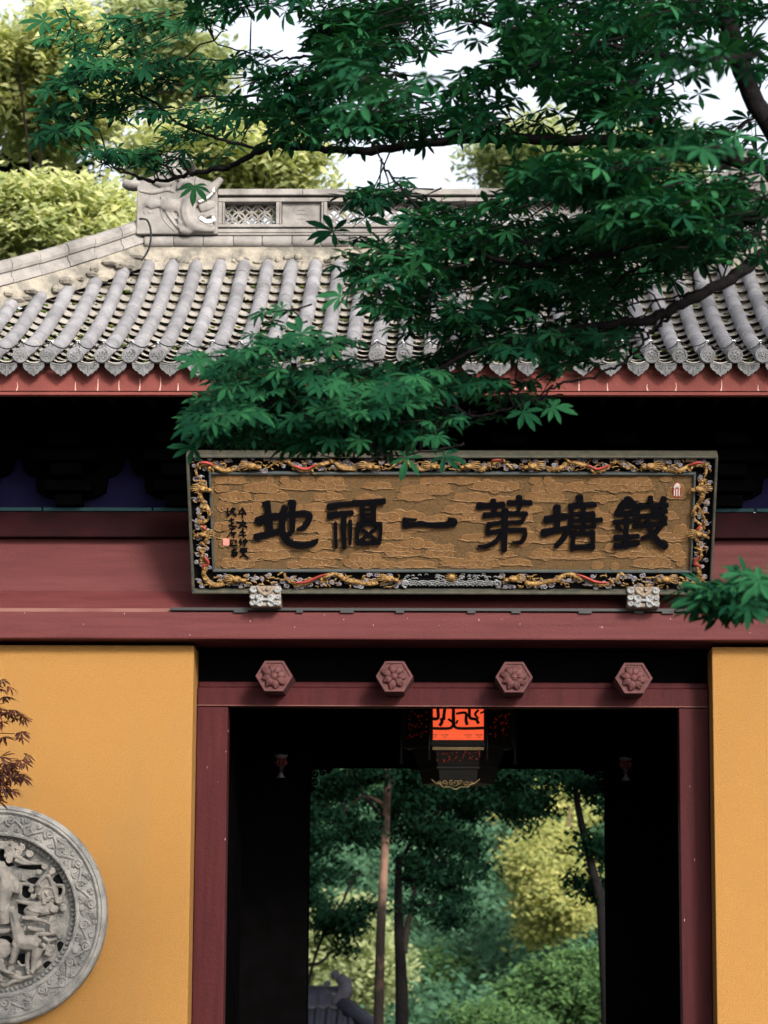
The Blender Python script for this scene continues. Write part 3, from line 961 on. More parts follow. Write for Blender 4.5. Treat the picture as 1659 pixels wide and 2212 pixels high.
# ---- hip ridges (front and rear, both ends)
for sx in (-1, 1):
    for sy in (-1, 1):
        hip = thing  # name kept readable below
        P0 = Vector((sx * (XRG + 0.02), YR + sy * 0.04, 0))
        D = Vector((sx, sy, 0)).normalized()
        Lh = (XC - XRG - 0.1) * math.sqrt(2)
        S = D.cross(Vector((0, 0, 1)))
        def hp(d, off, h):
            p = P0 + D * d
            t = max(0.02, XC - abs(p.x))
            z = ZE + rise(t)
            return p + S * off + Vector((0, 0, z + h))
        body = MB()
        vs_, fs_ = [], []
        ns = 40
        for i in range(ns + 1):
            d = Lh * i / ns
            jw = random.uniform(-0.015, 0.015)
            jh = random.uniform(-0.008, 0.008)
            for (o2, h2) in ((-0.135 + jw, -0.075), (-0.115 + jw, 0.03 + jh), (-0.085, 0.105), (0.085, 0.105), (0.115 - jw, 0.03 + jh), (0.135 - jw, -0.075)):
                vs_.append(hp(d, o2, h2))
        for i in range(ns):
            for k in range(5):
                a = i * 6 + k
                fs_.append((a, a + 1, a + 7, a + 6))
        body.add(vs_, fs_)
        hr = body.build('hip_ridge', M['mortar'], gate, False)
        rub = MB()
        for i in range(46):
            d = Lh * (i + random.random()) / 46
            for s2 in (-1, 1):
                o2 = s2 * random.uniform(0.10, 0.15)
                rub.blob(hp(d, o2, random.uniform(-0.06, 0.05)), random.uniform(.03, .07), random.uniform(.03, .07), random.uniform(.015, .04), None, 6, 4)
        tag(rub.build('mortar_rubble', M['mortar'], hr, False), kind='stuff')
        # moulded pieces on top
        prof = [(-0.085, 0.105), (-0.095, 0.112), (-0.090, 0.135), (-0.066, 0.160), (-0.058, 0.195), (-0.072, 0.203), (-0.076, 0.228),
                (-0.066, 0.262), (-0.040, 0.288), (0, 0.297), (0.040, 0.288), (0.066, 0.262), (0.076, 0.228), (0.072, 0.203), (0.058, 0.195), (0.066, 0.160), (0.090, 0.135), (0.095, 0.112), (0.085, 0.105)]
        d = 0.0
        while d < Lh - 0.05:
            L_ = min(0.235 + random.uniform(-0.01, 0.01), Lh - d)
            m_ = MB()
            j1, j2 = random.uniform(-.003, .003), random.uniform(-.003, .003)
            q = []
            for dd, sc_ in ((d + 0.002, 0.985), (d + 0.010, 1.0), (d + L_ - 0.012, 1.0), (d + L_ - 0.004, 0.985)):
                q += [hp(dd, o2 * sc_ + j1, (h2 - 0.2) * sc_ + 0.2 + j2) for (o2, h2) in prof]
            n = len(prof)
            m_.add(q, [(r_ * n + k, r_ * n + k + 1, (r_ + 1) * n + k + 1, (r_ + 1) * n + k) for r_ in range(3) for k in range(n - 1)] +
                   [tuple(reversed(range(n))), tuple(range(3 * n, 4 * n))])
            m_.build('ridge_tile', M['stone'], hr, False)
            d += L_

# ---- dragon finials at the ridge ends
def finial(mirror):
    s = -1 if mirror else 1
    fr = Frame((0, YG - 0.03, 0), (1, 0, 0), (0, 0, 1))
    def P(px, py):
        u, v = fr.px(px, py)
        return (s * u, v)
    def PL(l): return [P(*q) for q in l]
    slab = MB()
    def pris(m_, pl, h0, h1):
        q = PL(pl)
        if mirror: q = q[::-1]
        m_.prism(fr, q, h0, h1)
    base = MB()
    pris(base, [(294, 505), (296, 400), (310, 386), (335, 378), (352, 352), (347, 336), (362, 326), (390, 325), (412, 334), (418, 346), (410, 352), (402, 344), (392, 342), (386, 350), (394, 366), (430, 384), (468, 396), (470, 430), (470, 505)], -0.30, 0.0)
    fin = base.build('dragon_finial', M['stone'], gate, bevel=0.008)
    c = MB()
    def T(pl, w, h=0.0, sub=6):
        q = smooth(PL(pl), sub)
        ws = np.interp(np.linspace(0, 1, len(q)), np.linspace(0, 1, len(w)), w) if hasattr(w, '__len__') else [w] * len(q)
        c.tube([fr.pt(u, v, h) for (u, v) in q], list(ws), 8)
    def B(px, py, a, b, h):
        u, v = P(px, py)
        c.blob(fr.pt(u, v, 0.0), a, b, h, fr)
    # flank folds, leg, scaled shoulder
    T([(347, 450), (352, 470), (362, 484), (378, 500)], 0.009)
    T([(355, 446), (362, 462), (373, 478), (386, 494)], 0.012, 0.004)
    T([(364, 448), (372, 462), (380, 474)], 0.013, 0.004)
    T([(310, 440), (312, 462), (325, 465)], [0.008, 0.007, 0.005])
    for q in range(4): T([(316 + q * 5, 454), (322 + q * 4, 462)], 0.006)
    B(372, 444, 0.10, 0.055, 0.045)
    B(330, 440, 0.07, 0.04, 0.03)
    T([(346, 424), (358, 436), (352, 450)], 0.014)
    # mane lobes
    for (y0, y1) in ((435, 446), (452, 463), (468, 478), (482, 490)):
        T([(386, y0), (398, y0 + 3), (407, y1)], [0.02, 0.03, 0.03], 0.01)
        T([(384, y0 + 8), (396, y0 + 11), (406, y1 + 3)], 0.012, 0.014)
    T([(388, 497), (405, 500), (423, 494)], [0.02, 0.035, 0.02], 0.01)
    # cheek and jaws
    T([(408, 432), (405, 455), (409, 478), (420, 490), (440, 495), (465, 497)], [0.045, 0.055, 0.055, 0.045, 0.03, 0.02], 0.015)
    T([(424, 436), (420, 455), (424, 475), (438, 486), (462, 488)], 0.015, 0.035)
    T([(418, 432), (436, 425), (456, 412), (470, 398), (480, 388)], [0.04, 0.045, 0.04, 0.03, 0.022], 0.03)
    T([(440, 470), (452, 466), (466, 466)], [0.02, 0.018, 0.008], 0.02)
    T([(430, 448), (448, 444), (466, 440)], [0.05, 0.05, 0.03], -0.02)
    B(436, 412, 0.05, 0.04, 0.05)
    B(444, 400, 0.025, 0.02, 0.04)
    T([(420, 405), (404, 395), (392, 398), (384, 410)], [0.03, 0.03, 0.024, 0.012], 0.02)
    # curling tail and fins above
    T([(392, 384), (376, 368), (372, 350), (384, 337), (400, 339), (406, 347)], [0.035, 0.04, 0.04, 0.034, 0.026, 0.016], 0.01)
    T([(330, 392), (350, 398), (372, 396)], [0.02, 0.03, 0.02], 0.005)
    T([(300, 412), (330, 416), (360, 410), (378, 416)], [0.012, 0.018, 0.018, 0.01], 0.0)
    c.build('finial_carving', M['stone'], fin, remesh=0.009)
    tm = MB()
    tm.stroke(fr, PL([(433, 438), (447, 430), (459, 421)]), [0.028, 0.03, 0.022], 0.03, 0.055)
    tm.stroke(fr, PL([(462, 411), (463, 418)]), [0.028, 0.02], 0.03, 0.062)
    tm.stroke(fr, PL([(436, 475), (448, 482), (463, 480)]), [0.03, 0.036, 0.026], 0.03, 0.055)
    tm.stroke(fr, PL([(462, 473), (464, 480)]), [0.022, 0.026], 0.03, 0.062)
    tm.build('teeth', M['white_stone'], fin)
    kn = MB()
    c_ = P(285, 391)
    kn.blob(fr.pt(c_[0], c_[1], -0.12), 0.085, 0.04, 0.07, fr, 12, 8)
    q = smooth(PL([(262, 384), (280, 388), (300, 388)]), 4)
    kn.tube([fr.pt(u, v, -0.12) for (u, v) in q], 0.03, 8)
    kn.build('finial_knob', M['stone'], fin, True)
finial(False)
finial(True)

# ---- cables: eave wire and the ridge-end cable
w = MB()
for a, b in zip(nails, nails[1:]):
    sag = random.uniform(0.035, 0.06)
    pts = []
    for i in range(9):
        t = i / 8
        p = a.lerp(b, t) + Vector((0, -0.01 - 0.03 * math.sin(t * math.pi), 0.036 - sag * math.sin(t * math.pi) ** 0.8))
        pts.append(p)
    w.tube(pts, 0.0042, 5)
tag(w.build('eave_wire', M['cable'], None, True), 'thin dark wire looping between the nail caps along the eave', 'wire')
w = MB()
q = smooth([at(302, 473, 18.95), at(318, 476, 18.9), at(326, 500, 18.85), at(324, 528, 18.8), at(316, 548, 18.72), at(306, 562, 18.5)], 8)
w.tube(q, 0.0075, 6)
tag(w.build('ridge_cable', M['cable'], None, True), 'black cable bent over the upper end of the left hip ridge', 'cable')
# ---- conduit strip on the beam ledge
cz = zat(1318.5, YW - 0.15)
st = thing('conduit_strip', (0, YW - 0.15, cz), 'thin black lighting conduit running along the red beam under the plaque', 'conduit')
cx0, cx1 = at(368, 1316, YW - 0.15).x, at(1530, 1320, YW - 0.15).x
MB().box(cx0, cx1, YW - 0.165, YW - 0.108, cz - 0.005, cz + 0.013).build('channel', M['metal_black'], st)
for px in (505, 640, 735, 855, 1010, 1105, 1250, 1370, 1430):
    p = at(px, 1323, YW - 0.165).x
    MB().box(p, p + random.uniform(0.03, 0.10), YW - 0.170, YW - 0.152, cz - 0.020, cz - 0.006).build('clip', M['metal_black'], st)
# ================================================================== plaque
YT_, YBt = 17.22, 17.78
pTL, pTR = at(399, 979, YT_), at(1551, 979, YT_)
pBL, pBR = at(417.5, 1278, YBt), at(1534.5, 1278, YBt)
pO = (pBL + pBR) / 2
pU = Vector((1, 0, 0))
pV = ((pTL + pTR) / 2 - pO)
pV.x = 0
pf = Frame(pO, pU, pV)
PH = pV.length
PWd = ((pTR.x - pTL.x) + (pBR.x - pBL.x)) / 4
plaque = thing('name_plaque', pO, 'long gilded plaque with six black characters and carved dragon border leaning under the eave', 'plaque')
k_ = PH / 299.0                               # metres per survey pixel, up the plaque
ku = 2 * PWd / 1134.0
iu0, iv0 = pf.px(463, 1229)
iu1, iv1 = pf.px(1499, 1024)
iu0 = (iu0 + pf.px(457, 1024)[0]) / 2
iu1 = (iu1 + pf.px(1489, 1229)[0]) / 2
MB().fbox(pf, -PWd + 0.002, PWd - 0.002, 0.002, PH - 0.002, -0.045, -0.012).build('backing', M['black'], plaque)
E = 0.017
ed = MB()
ed.fbox(pf, -PWd, PWd, 0, E, -0.05, 0.045)
ed.fbox(pf, -PWd, PWd, PH - E, PH, -0.05, 0.045)
ed.fbox(pf, -PWd, -PWd + E, E + .0005, PH - E - .0005, -0.05, 0.045)
ed.fbox(pf, PWd - E, PWd, E + .0005, PH - E - .0005, -0.05, 0.045)
ed.build('outer_frame', M['plaque_edge'], plaque, bevel=0.005)
G = 0.014
fi = MB()
fi.fbox(pf, iu0 - G, iu1 + G, iv0 - G, iv0, -0.012, 0.020)
fi.fbox(pf, iu0 - G, iu1 + G, iv1, iv1 + G, -0.012, 0.020)
fi.fbox(pf, iu0 - G, iu0, iv0 + .0005, iv1 - .0005, -0.012, 0.020)
fi.fbox(pf, iu1, iu1 + G, iv0 + .0005, iv1 - .0005, -0.012, 0.020)
fi.build('inner_fillet', M['plaque_fillet'], plaque, bevel=0.003)
MB().fbox(pf, iu0 + .0005, iu1 - .0005, iv0 + .0005, iv1 - .0005, -0.0115, 0.0).build('panel', M['gold_ground'], plaque)
# low relief clouds over the panel: banks of round lobes with a modelled rim and inner curls
cl, ln = MB(), MB()
rc = random.Random(5)
W_, H_ = iu1 - iu0, iv1 - iv0
rows = 10
idx = 0
for j in range(rows):
    ncol = 15
    for i in range(ncol):
        u = iu0 + W_ * (i + 0.5 + rc.uniform(-.42, .42) + (0.5 if j % 2 else 0)) / ncol
        v = iv0 + H_ * (j + 0.5 + rc.uniform(-.3, .3)) / rows
        if rc.random() < 0.04: continue
        w_, h_ = rc.uniform(0.085, 0.16), rc.uniform(0.030, 0.054)
        sg = rc.choice((-1, 1))
        nb = rc.choice((3, 4, 4, 5))
        for b in range(nb):
            t = -0.72 + 1.44 * (b + 0.5) / nb
            rx = w_ * rc.uniform(0.26, 0.36)
            ry = h_ * (0.45 + 0.45 * (1 - abs(t))) * rc.uniform(0.85, 1.15)
            cu_, cv_ = u + sg * w_ * t, v + h_ * 0.28 * (1 - abs(t)) * rc.uniform(-1, 1)
            idx += 1
            if not (iu0 + rx < cu_ < iu1 - rx and iv0 + ry < cv_ < iv1 - ry): continue
            hh = 0.0022 + 0.0007 * (idx % 5) + 0.000004 * idx
            cl.prism(pf, [(cu_ + rx * math.cos(q), cv_ + ry * math.sin(q)) for q in np.linspace(0, 2 * math.pi, 15)[:-1]], 0.0, hh, 0.06)
            ln.ftube(pf, [(cu_ + rx * math.cos(q) * 0.97, cv_ + ry * math.sin(q) * 0.97) for q in np.linspace(math.pi * 1.05, math.pi * 1.95, 7)], 0.0022, hh, 4)
            if rc.random() < 0.6:
                ln.ftube(pf, spiral(cu_, cv_, ry * 0.55, 1.3, rc.random() * 6, sg, 10), 0.0017, hh + 0.0004, 4)
        # trailing wisps
        if not (iu0 + w_ * 1.05 < u < iu1 - w_ * 1.05 and iv0 + h_ < v < iv1 - h_): continue
        q = smooth([(u - sg * w_ * 1.02, v - h_ * 0.30), (u - sg * w_ * 0.4, v - h_ * 0.62), (u + sg * w_ * 0.3, v - h_ * 0.5), (u + sg * w_ * 1.0, v - h_ * 0.72)], 4)
        ln.ftube(pf, q, 0.0026, 0.004, 4)
tag(cl.build('cloud_relief', M['gold_cloud'], plaque), kind='stuff')
tag(ln.build('cloud_outline', M['gold_line'], plaque, True), kind='stuff')
# ---- the six characters
def glyph(name, strokes, o, sc, h1=0.020, matl='ink', wf=1.0):
    m_ = MB()
    for i, (pts, w) in enumerate(strokes):
        q = [pf.px(o[0] + x * sc, o[1] + y * sc) for (x, y) in pts]
        ww = [a * sc * ku * wf for a in (w if hasattr(w, '__len__') else [w, w])]
        m_.stroke(pf, q, ww, 0.0, h1 + 0.00035 * i, 0.9)
    return m_.build(name, M[matl], plaque)
A = ((518.4, 1054.1), 0.3125)
Bq = ((1002.2, 1054.1), 0.2917)
di = [([(128, 225), (180, 205), (250, 192)], [70, 58, 50]), ([(182, 105), (192, 140), (206, 300)], [62, 48, 56]), ([(115, 335), (200, 312), (290, 292)], [58, 48, 40]),
      ([(240, 195), (330, 180), (440, 172)], [50, 46, 44]), ([(425, 170), (478, 180), (472, 225), (440, 268), (400, 280)], [48, 46, 46, 40, 20]),
      ([(360, 98), (364, 180), (362, 290)], [60, 44, 40]), ([(310, 132), (296, 200), (292, 290), (325, 360), (400, 388), (470, 386), (520, 368), (538, 350)], [46, 46, 46, 48, 52, 46, 40, 12]),
      ([(362, 270), (345, 310), (310, 340)], [36, 28, 16])]
fu = [([(618, 128), (690, 112), (775, 106)], [52, 40, 34]), ([(620, 192), (690, 174), (775, 166)], [52, 40, 36]), ([(722, 180), (716, 290), (722, 405)], [40, 40, 34]),
      ([(662, 236), (662, 320), (666, 402)], [24, 26, 24]), ([(762, 222), (764, 300), (762, 380)], [26, 28, 22]),
      ([(785, 100), (880, 94), (996, 86)], [42, 42, 40]), ([(845, 110), (848, 250)], 36), ([(925, 110), (924, 250)], 36),
      ([(845, 142), (930, 140)], 20), ([(845, 178), (930, 177)], 20), ([(845, 212), (930, 212)], 22),
      ([(815, 246), (890, 240), (972, 244)], [34, 28, 34]), ([(818, 246), (812, 310), (812, 376)], [32, 28, 30]), ([(970, 244), (972, 310), (962, 374)], [32, 28, 30]), ([(812, 374), (890, 374), (965, 368)], [28, 26, 28]),
      ([(828, 268), (955, 360)], 22), ([(955, 262), (828, 364)], 22)]
yi = [([(1140, 212), (1144, 260)], [38, 46]), ([(1140, 255), (1240, 244), (1340, 250), (1430, 246), (1482, 240)], [40, 36, 38, 42, 44]), ([(1445, 210), (1482, 222), (1484, 244)], [26, 40, 36]), ([(1140, 212), (1220, 212)], [24, 10])]
dd = [([(108, 132), (200, 124), (290, 118)], [54, 44, 48]), ([(216, 88), (228, 165)], [44, 40]), ([(332, 104), (420, 104), (494, 104)], [44, 36, 42]), ([(408, 66), (412, 120), (404, 170)], [50, 40, 16]),
      ([(152, 198), (300, 184), (462, 186)], [44, 38, 38]), ([(452, 190), (438, 230), (422, 258)], [34, 30, 16]), ([(180, 262), (300, 250), (425, 246)], [32, 28, 28]), ([(184, 258), (176, 328)], 34),
      ([(172, 328), (300, 308), (455, 304)], [38, 32, 32]), ([(448, 304), (452, 350), (420, 396), (360, 392)], [36, 34, 30, 8]), ([(305, 156), (302, 300), (298, 452)], [52, 46, 46]),
      ([(285, 330), (240, 385), (170, 424), (105, 424)], [30, 36, 32, 6])]
ta = [([(610, 232), (690, 216), (755, 206)], [62, 48, 50]), ([(690, 138), (690, 310)], [58, 44]), ([(590, 328), (680, 308), (760, 292)], [68, 50, 36]),
      ([(855, 66), (862, 118)], [60, 46]), ([(782, 132), (880, 122), (974, 122)], [40, 36, 32]), ([(796, 124), (794, 210), (782, 290), (740, 360), (682, 424)], [40, 38, 38, 44, 40]),
      ([(815, 188), (960, 182)], 32), ([(800, 238), (900, 232), (1018, 228)], [32, 30, 34]), ([(812, 284), (960, 278)], 30), ([(958, 184), (964, 284)], 32), ([(884, 120), (882, 324)], 38),
      ([(802, 332), (962, 328)], 34), ([(812, 330), (802, 442)], 36), ([(954, 330), (954, 438)], 36), ([(800, 432), (960, 428)], 38)]
qi = [([(1218, 78), (1170, 130), (1126, 188)], [54, 56, 40]), ([(1214, 78), (1262, 126), (1284, 178)], [54, 54, 48]), ([(1126, 186), (1288, 180)], 46), ([(1180, 130), (1258, 130)], 34),
      ([(1115, 248), (1200, 240), (1296, 232)], [40, 34, 34]), ([(1206, 180), (1202, 300), (1196, 430)], [46, 42, 40]), ([(1136, 284), (1160, 302)], [42, 34]), ([(1290, 276), (1258, 282)], [30, 30]),
      ([(1122, 366), (1200, 358), (1290, 350)], [46, 38, 36]), ([(1122, 426), (1200, 416), (1290, 402)], [50, 42, 36]),
      ([(1300, 132), (1400, 124), (1505, 122)], [42, 34, 34]), ([(1312, 204), (1400, 192), (1500, 166)], [38, 34, 32]), ([(1380, 66), (1388, 120), (1412, 160), (1470, 172)], [44, 36, 38, 36]), ([(1482, 74), (1462, 112)], [46, 32]), ([(1500, 120), (1460, 160), (1400, 190)], [30, 32, 28]),
      ([(1308, 272), (1400, 264), (1494, 256)], [42, 34, 30]), ([(1360, 196), (1364, 262), (1392, 330), (1440, 390), (1490, 424)], [40, 40, 44, 50, 58]), ([(1398, 210), (1450, 206), (1496, 218)], [30, 30, 34]), ([(1490, 220), (1440, 300), (1390, 345), (1316, 364)], [34, 34, 34, 26]), ([(1445, 206), (1470, 250)], 28)]
glyph('character', di, *A); glyph('character', fu, *A); glyph('character', yi, *A)
glyph('character', dd, *Bq); glyph('character', ta, *Bq); glyph('character', qi, *Bq)
S = ((466.6, 1071.4), 0.0729)
small = [
 [([(780, 340), (730, 430), (675, 520)], 46), ([(785, 345), (840, 440), (890, 530)], 46), ([(700, 505), (870, 500)], 36), ([(790, 400), (790, 640)], [30, 40])],
 [([(620, 772), (880, 768)], 42), ([(800, 700), (800, 800), (760, 880), (670, 930)], 48), ([(715, 835), (790, 850)], 42), ([(800, 860), (920, 900)], 50), ([(880, 810), (840, 850)], 40)],
 [([(800, 950), (810, 1220)], [50, 40]), ([(790, 990), (715, 1075)], 36), ([(740, 1060), (870, 1060)], 36), ([(695, 1145), (900, 1148)], 40)],
 [([(735, 1270), (710, 1340)], 60), ([(740, 1320), (745, 1420)], 56), ([(810, 1295), (925, 1290)], 44), ([(820, 1350), (925, 1345)], 40), ([(870, 1250), (872, 1380), (855, 1470)], [50, 48, 36])],
 [([(730, 1545), (915, 1545)], 40), ([(738, 1550), (745, 1640)], 44), ([(912, 1550), (908, 1630)], 44), ([(745, 1640), (900, 1640)], 44), ([(760, 1595), (890, 1592)], 30), ([(825, 1640), (790, 1740), (705, 1790)], [50, 46, 16]), ([(790, 1690), (880, 1760), (965, 1832)], [30, 44, 40])],
 [([(352, 345), (345, 470), (362, 580)], [36, 50, 54]), ([(372, 580), (440, 500), (462, 360)], [40, 36, 36]), ([(480, 345), (575, 375)], 40), ([(500, 370), (520, 490), (595, 572)], [36, 40, 50])],
 [([(455, 650), (470, 690)], 40), ([(405, 700), (540, 682)], 40), ([(470, 720), (468, 860)], 36), ([(480, 785), (535, 780)], 34), ([(390, 845), (480, 870), (620, 888)], [40, 44, 30])],
 [([(410, 965), (560, 950)], 38), ([(490, 935), (450, 1060), (340, 1200)], [40, 42, 34]), ([(460, 1075), (600, 1068)], 34), ([(515, 1060), (530, 1215)], 40), ([(470, 1130), (560, 1125)], 44)],
 [([(445, 1280), (440, 1400)], 36), ([(430, 1310), (540, 1290)], 32), ([(595, 1285), (600, 1380)], 40), ([(395, 1455), (520, 1445), (632, 1445)], [40, 46, 34]), ([(500, 1370), (450, 1440)], 36)],
 [([(545, 1535), (525, 1660), (530, 1785)], [40, 44, 50]), ([(480, 1600), (600, 1570)], 40), ([(470, 1680), (610, 1650)], 44), ([(470, 1740), (610, 1740)], 52), ([(580, 1690), (650, 1680)], 44)],
]
for st_ in small:
    glyph('inscription_character', st_, S[0], S[1], 0.010, 'ink', 1.05)
# ---- seals
def quad_px(m_, pts, h0, h1):
    m_.prism(pf, [pf.px(*p) for p in pts][::-1], h0, h1)
m_ = MB(); quad_px(m_, [(480, 1130), (492.5, 1130), (492.5, 1145.5), (480, 1145.5)], 0, 0.012)
m_.build('seal', M['gold_cloud'], plaque, bevel=0.003)
m_ = MB(); quad_px(m_, [(482, 1163), (495.5, 1163), (495.5, 1177), (482, 1177)], 0, 0.010)
sl = m_.build('seal', M['seal_pink'], plaque)
o_ = MB()
cu_, cv_ = pf.px(1462, 1058)
oval = [(cu_ + 9.5 * ku * math.cos(R(a)), cv_ + 16 * k_ * math.sin(R(a))) for a in range(0, 360, 20)]
o_.prism(pf, oval, 0, 0.010)
sl = o_.build('seal', M['flame'], plaque)
o_ = MB()
for pts in ([(-5, 8), (5, 8)], [(-5, 2), (-5, -11)], [(0, 3), (0, -12)], [(5, 2), (5, -11)], [(-5, 4), (0, 12), (5, 4)], [(-6.5, 6), (-3, 13), (3, 13), (6.5, 6)]):
    o_.stroke(pf, [(cu_ + a * ku, cv_ + b * k_) for (a, b) in pts], 2.6 * ku, 0.009, 0.013, caps=False)
o_.build('seal_mark', M['seal_white'], sl)
# ---- carved border: grey clouds under gold dragons
bc = MB()
rc = random.Random(9)
vtop, vbot = (iv1 + G + PH - E) / 2, (iv0 - G + E) / 2
hb = (iv0 - G - E)
ht = (PH - E - iv1 - G)
ul, ur = (-PWd + E + iu0 - G) / 2, (PWd - E + iu1 + G) / 2
hl = iu0 - G + PWd - E
def curl(u, v, r):
    a0, sg = rc.random() * 6.28, rc.choice((-1, 1))
    q = spiral(u, v, r, 1.4, a0, sg, 12, 0.15)
    q = [(a, v + (b - v) * 0.8) for (a, b) in q]
    bc.ftube(pf, q, [0.0052] * len(q), 0.006 + rc.uniform(0, 0.012), 5)
    tl = [(u + r * math.cos(a0), v + r * 0.8 * math.sin(a0)), (u + r * 1.9 * math.cos(a0 + sg * -0.7), v + r * 0.8 * math.sin(a0 - sg * 0.7))]
    bc.ftube(pf, tl, [0.0055, 0.002], 0.006, 5)
n = int(2 * PWd / 0.024)
for i in range(n):
    u = -PWd + E + 0.02 + (2 * PWd - 2 * E - 0.04) * (i + rc.random()) / n
    for (vc, hh) in ((vtop, ht), (vbot, hb)):
        if vc == vbot and abs(u - pf.px(975, 1245)[0]) < 0.30: continue
        curl(u, vc + rc.uniform(-.36, .36) * hh, rc.uniform(0.013, 0.024))
for i in range(int(H_ / 0.022)):
    for uc in (ul, ur):
        curl(uc + rc.uniform(-.34, .34) * hl, iv0 + H_ * (i + rc.random()) / int(H_ / 0.022), rc.uniform(0.013, 0.024))
tag(bc.build('cloud_scroll', M['cloud_grey'], plaque, True), kind='stuff')
gb = MB()
def tongue(u, v):
    a = rc.random() * 6.28
    l = rc.uniform(0.022, 0.05)
    q = smooth([(u, v), (u + l * 0.5 * math.cos(a) - 0.01 * math.sin(a), v + 0.6 * (l * 0.5 * math.sin(a) + 0.01 * math.cos(a))), (u + l * math.cos(a), v + 0.6 * l * math.sin(a))], 4)
    gb.ftube(pf, q, list(np.linspace(0.0065, 0.0015, len(q))), rc.uniform(0.012, 0.024), 5)
for i in range(230):
    u = rc.uniform(-PWd + E + 0.03, PWd - E - 0.03)
    for (vc, hh) in ((vtop, ht), (vbot, hb)):
        if vc == vbot and abs(u - pf.px(975, 1245)[0]) < 0.32: continue
        tongue(u, vc + rc.uniform(-.3, .3) * hh)
for i in range(46):
    for uc in (ul, ur): tongue(uc + rc.uniform(-.2, .2) * hl, iv0 + H_ * rc.random())
tag(gb.build('gilt_flames', M['gold'], plaque, True), kind='stuff')
def dragon(path, head, hd, fin=True, mirror=False, sz=1.0):
    """path in survey pixels from tail to neck, head centre, heading of the head (+1 right, -1 left)"""
    mx = (lambda p: (1950 - p[0], p[1])) if mirror else (lambda p: p)
    if mirror: hd = -hd
    uv = smooth([pf.px(*mx(p)) for p in path], 7)
    n = len(uv)
    m_ = MB()
    rad = [sz * (0.0045 + 0.0125 * math.sin(min(i / (n - 1) * 1.15, 1) * math.pi * 0.5)) for i in range(n)]
    hs = [0.014 + 0.009 * math.sin(i * 0.55) for i in range(n)]
    m_.ftube(pf, uv, rad, hs, 8)
    for i in range(2, n - 1, 2):                       # scale ridge
        d = (Vector(uv[min(i + 1, n - 1)]) - Vector(uv[i - 1])).normalized()
        nn = Vector((-d.y, d.x))
        e = Vector(uv[i]) + nn * rad[i] * 0.8
        m_.blob(pf.pt(e.x, e.y, hs[i] + rad[i] * 0.75), 0.0055, 0.0055, 0.006, pf, 5, 3)
    hu, hv = pf.px(*mx(head))
    m_.blob(pf.pt(hu, hv, 0.030), 0.034 * sz, 0.023 * sz, 0.022, pf, 10, 6)
    m_.blob(pf.pt(hu + hd * 0.040 * sz, hv - 0.006, 0.032), 0.024 * sz, 0.013 * sz, 0.016, pf, 8, 5)
    m_.ftube(pf, [(hu + hd * 0.02, hv - 0.016), (hu + hd * 0.05 * sz, hv - 0.024)], [0.009, 0.005], 0.028, 6)
    m_.blob(pf.pt(hu + hd * 0.020, hv + 0.012, 0.050), 0.008, 0.008, 0.007, pf, 6, 4)
    for (a, l) in ((0.9, 0.075), (0.45, 0.085), (0.0, 0.09), (-0.4, 0.08), (-0.8, 0.06)):      # mane
        q = smooth([(hu - hd * 0.012, hv + 0.012 * a), (hu - hd * l * 0.55, hv + 0.030 * a + 0.006), (hu - hd * l, hv + 0.034 * a)], 4)
        m_.ftube(pf, q, list(np.linspace(0.0075, 0.002, len(q)) * sz), 0.034, 5)
    for a in (0.034, -0.030):                           # whiskers
        q = smooth([(hu + hd * 0.045, hv - 0.004), (hu + hd * 0.066, hv + a * 0.7), (hu + hd * 0.054, hv + a)], 4)
        m_.ftube(pf, q, 0.003, 0.038, 4)
    for f_, s in ((0.3, 1), (0.55, -1), (0.75, 1)):     # legs with claws
        i = int(n * f_)
        b = Vector(uv[i])
        k = b + Vector((rc.uniform(-.03, .03), s * 0.026))
        m_.ftube(pf, [tuple(b), tuple(k)], [0.010, 0.007], 0.03, 5)
        for c in (-1, 0, 1):
            m_.ftube(pf, [tuple(k), (k.x + c * 0.012 + hd * 0.010, k.y + s * 0.010 - abs(c) * s * 0.003)], [0.004, 0.0015], 0.034, 4)
    o = m_.build('dragon_carving', M['gold'], plaque, True)
    if fin:
        rm = MB()
        seg = uv[int(n * 0.35):int(n * 0.62)]
        q = []
        for i in range(len(seg)):
            d = (Vector(seg[min(i + 1, len(seg) - 1)]) - Vector(seg[max(i - 1, 0)])).normalized()
            q.append(tuple(Vector(seg[i]) + Vector((-d.y, d.x)) * 0.018 * (1 if d.x > 0 else -1)))
        rm.ftube(pf, q, list(0.004 + 0.006 * np.sin(np.linspace(0, math.pi, len(q)))), 0.034, 5)
        rm.build('fin', M['flame'], o, True)
for mir in (False, True):
    dragon([(600, 1240), (612, 1234), (618, 1246), (632, 1258), (664, 1257), (696, 1244), (724, 1238), (750, 1250), (784, 1258), (815, 1256)], (842, 1246), 1, True, mir)
    dragon([(433, 1168), (445, 1180), (436, 1196), (446, 1214), (440, 1238), (455, 1258), (484, 1260)], (512, 1247), 1, True, mir)
    dragon([(432, 1130), (450, 1120), (452, 1100), (440, 1085), (432, 1062), (436, 1040)], (440, 1052), 1, False, mir)
    dragon([(436, 1100), (428, 1125), (440, 1142), (452, 1150), (444, 1166)], (440, 1150), -1, True, mir, 0.8)
    dragon([(430, 1030), (424, 1012), (440, 1000), (462, 1006), (490, 1014), (520, 1010)], (545, 1003), 1, True, mir)
    dragon([(575, 1010), (596, 998), (622, 994), (634, 1006), (662, 1014), (690, 1002), (718, 996), (740, 1008), (770, 1013)], (800, 1003), 1, True, mir)
    dragon([(840, 1012), (858, 998), (880, 994), (896, 1006), (915, 1012)], (938, 1003), 1, mir, mir, 0.9)
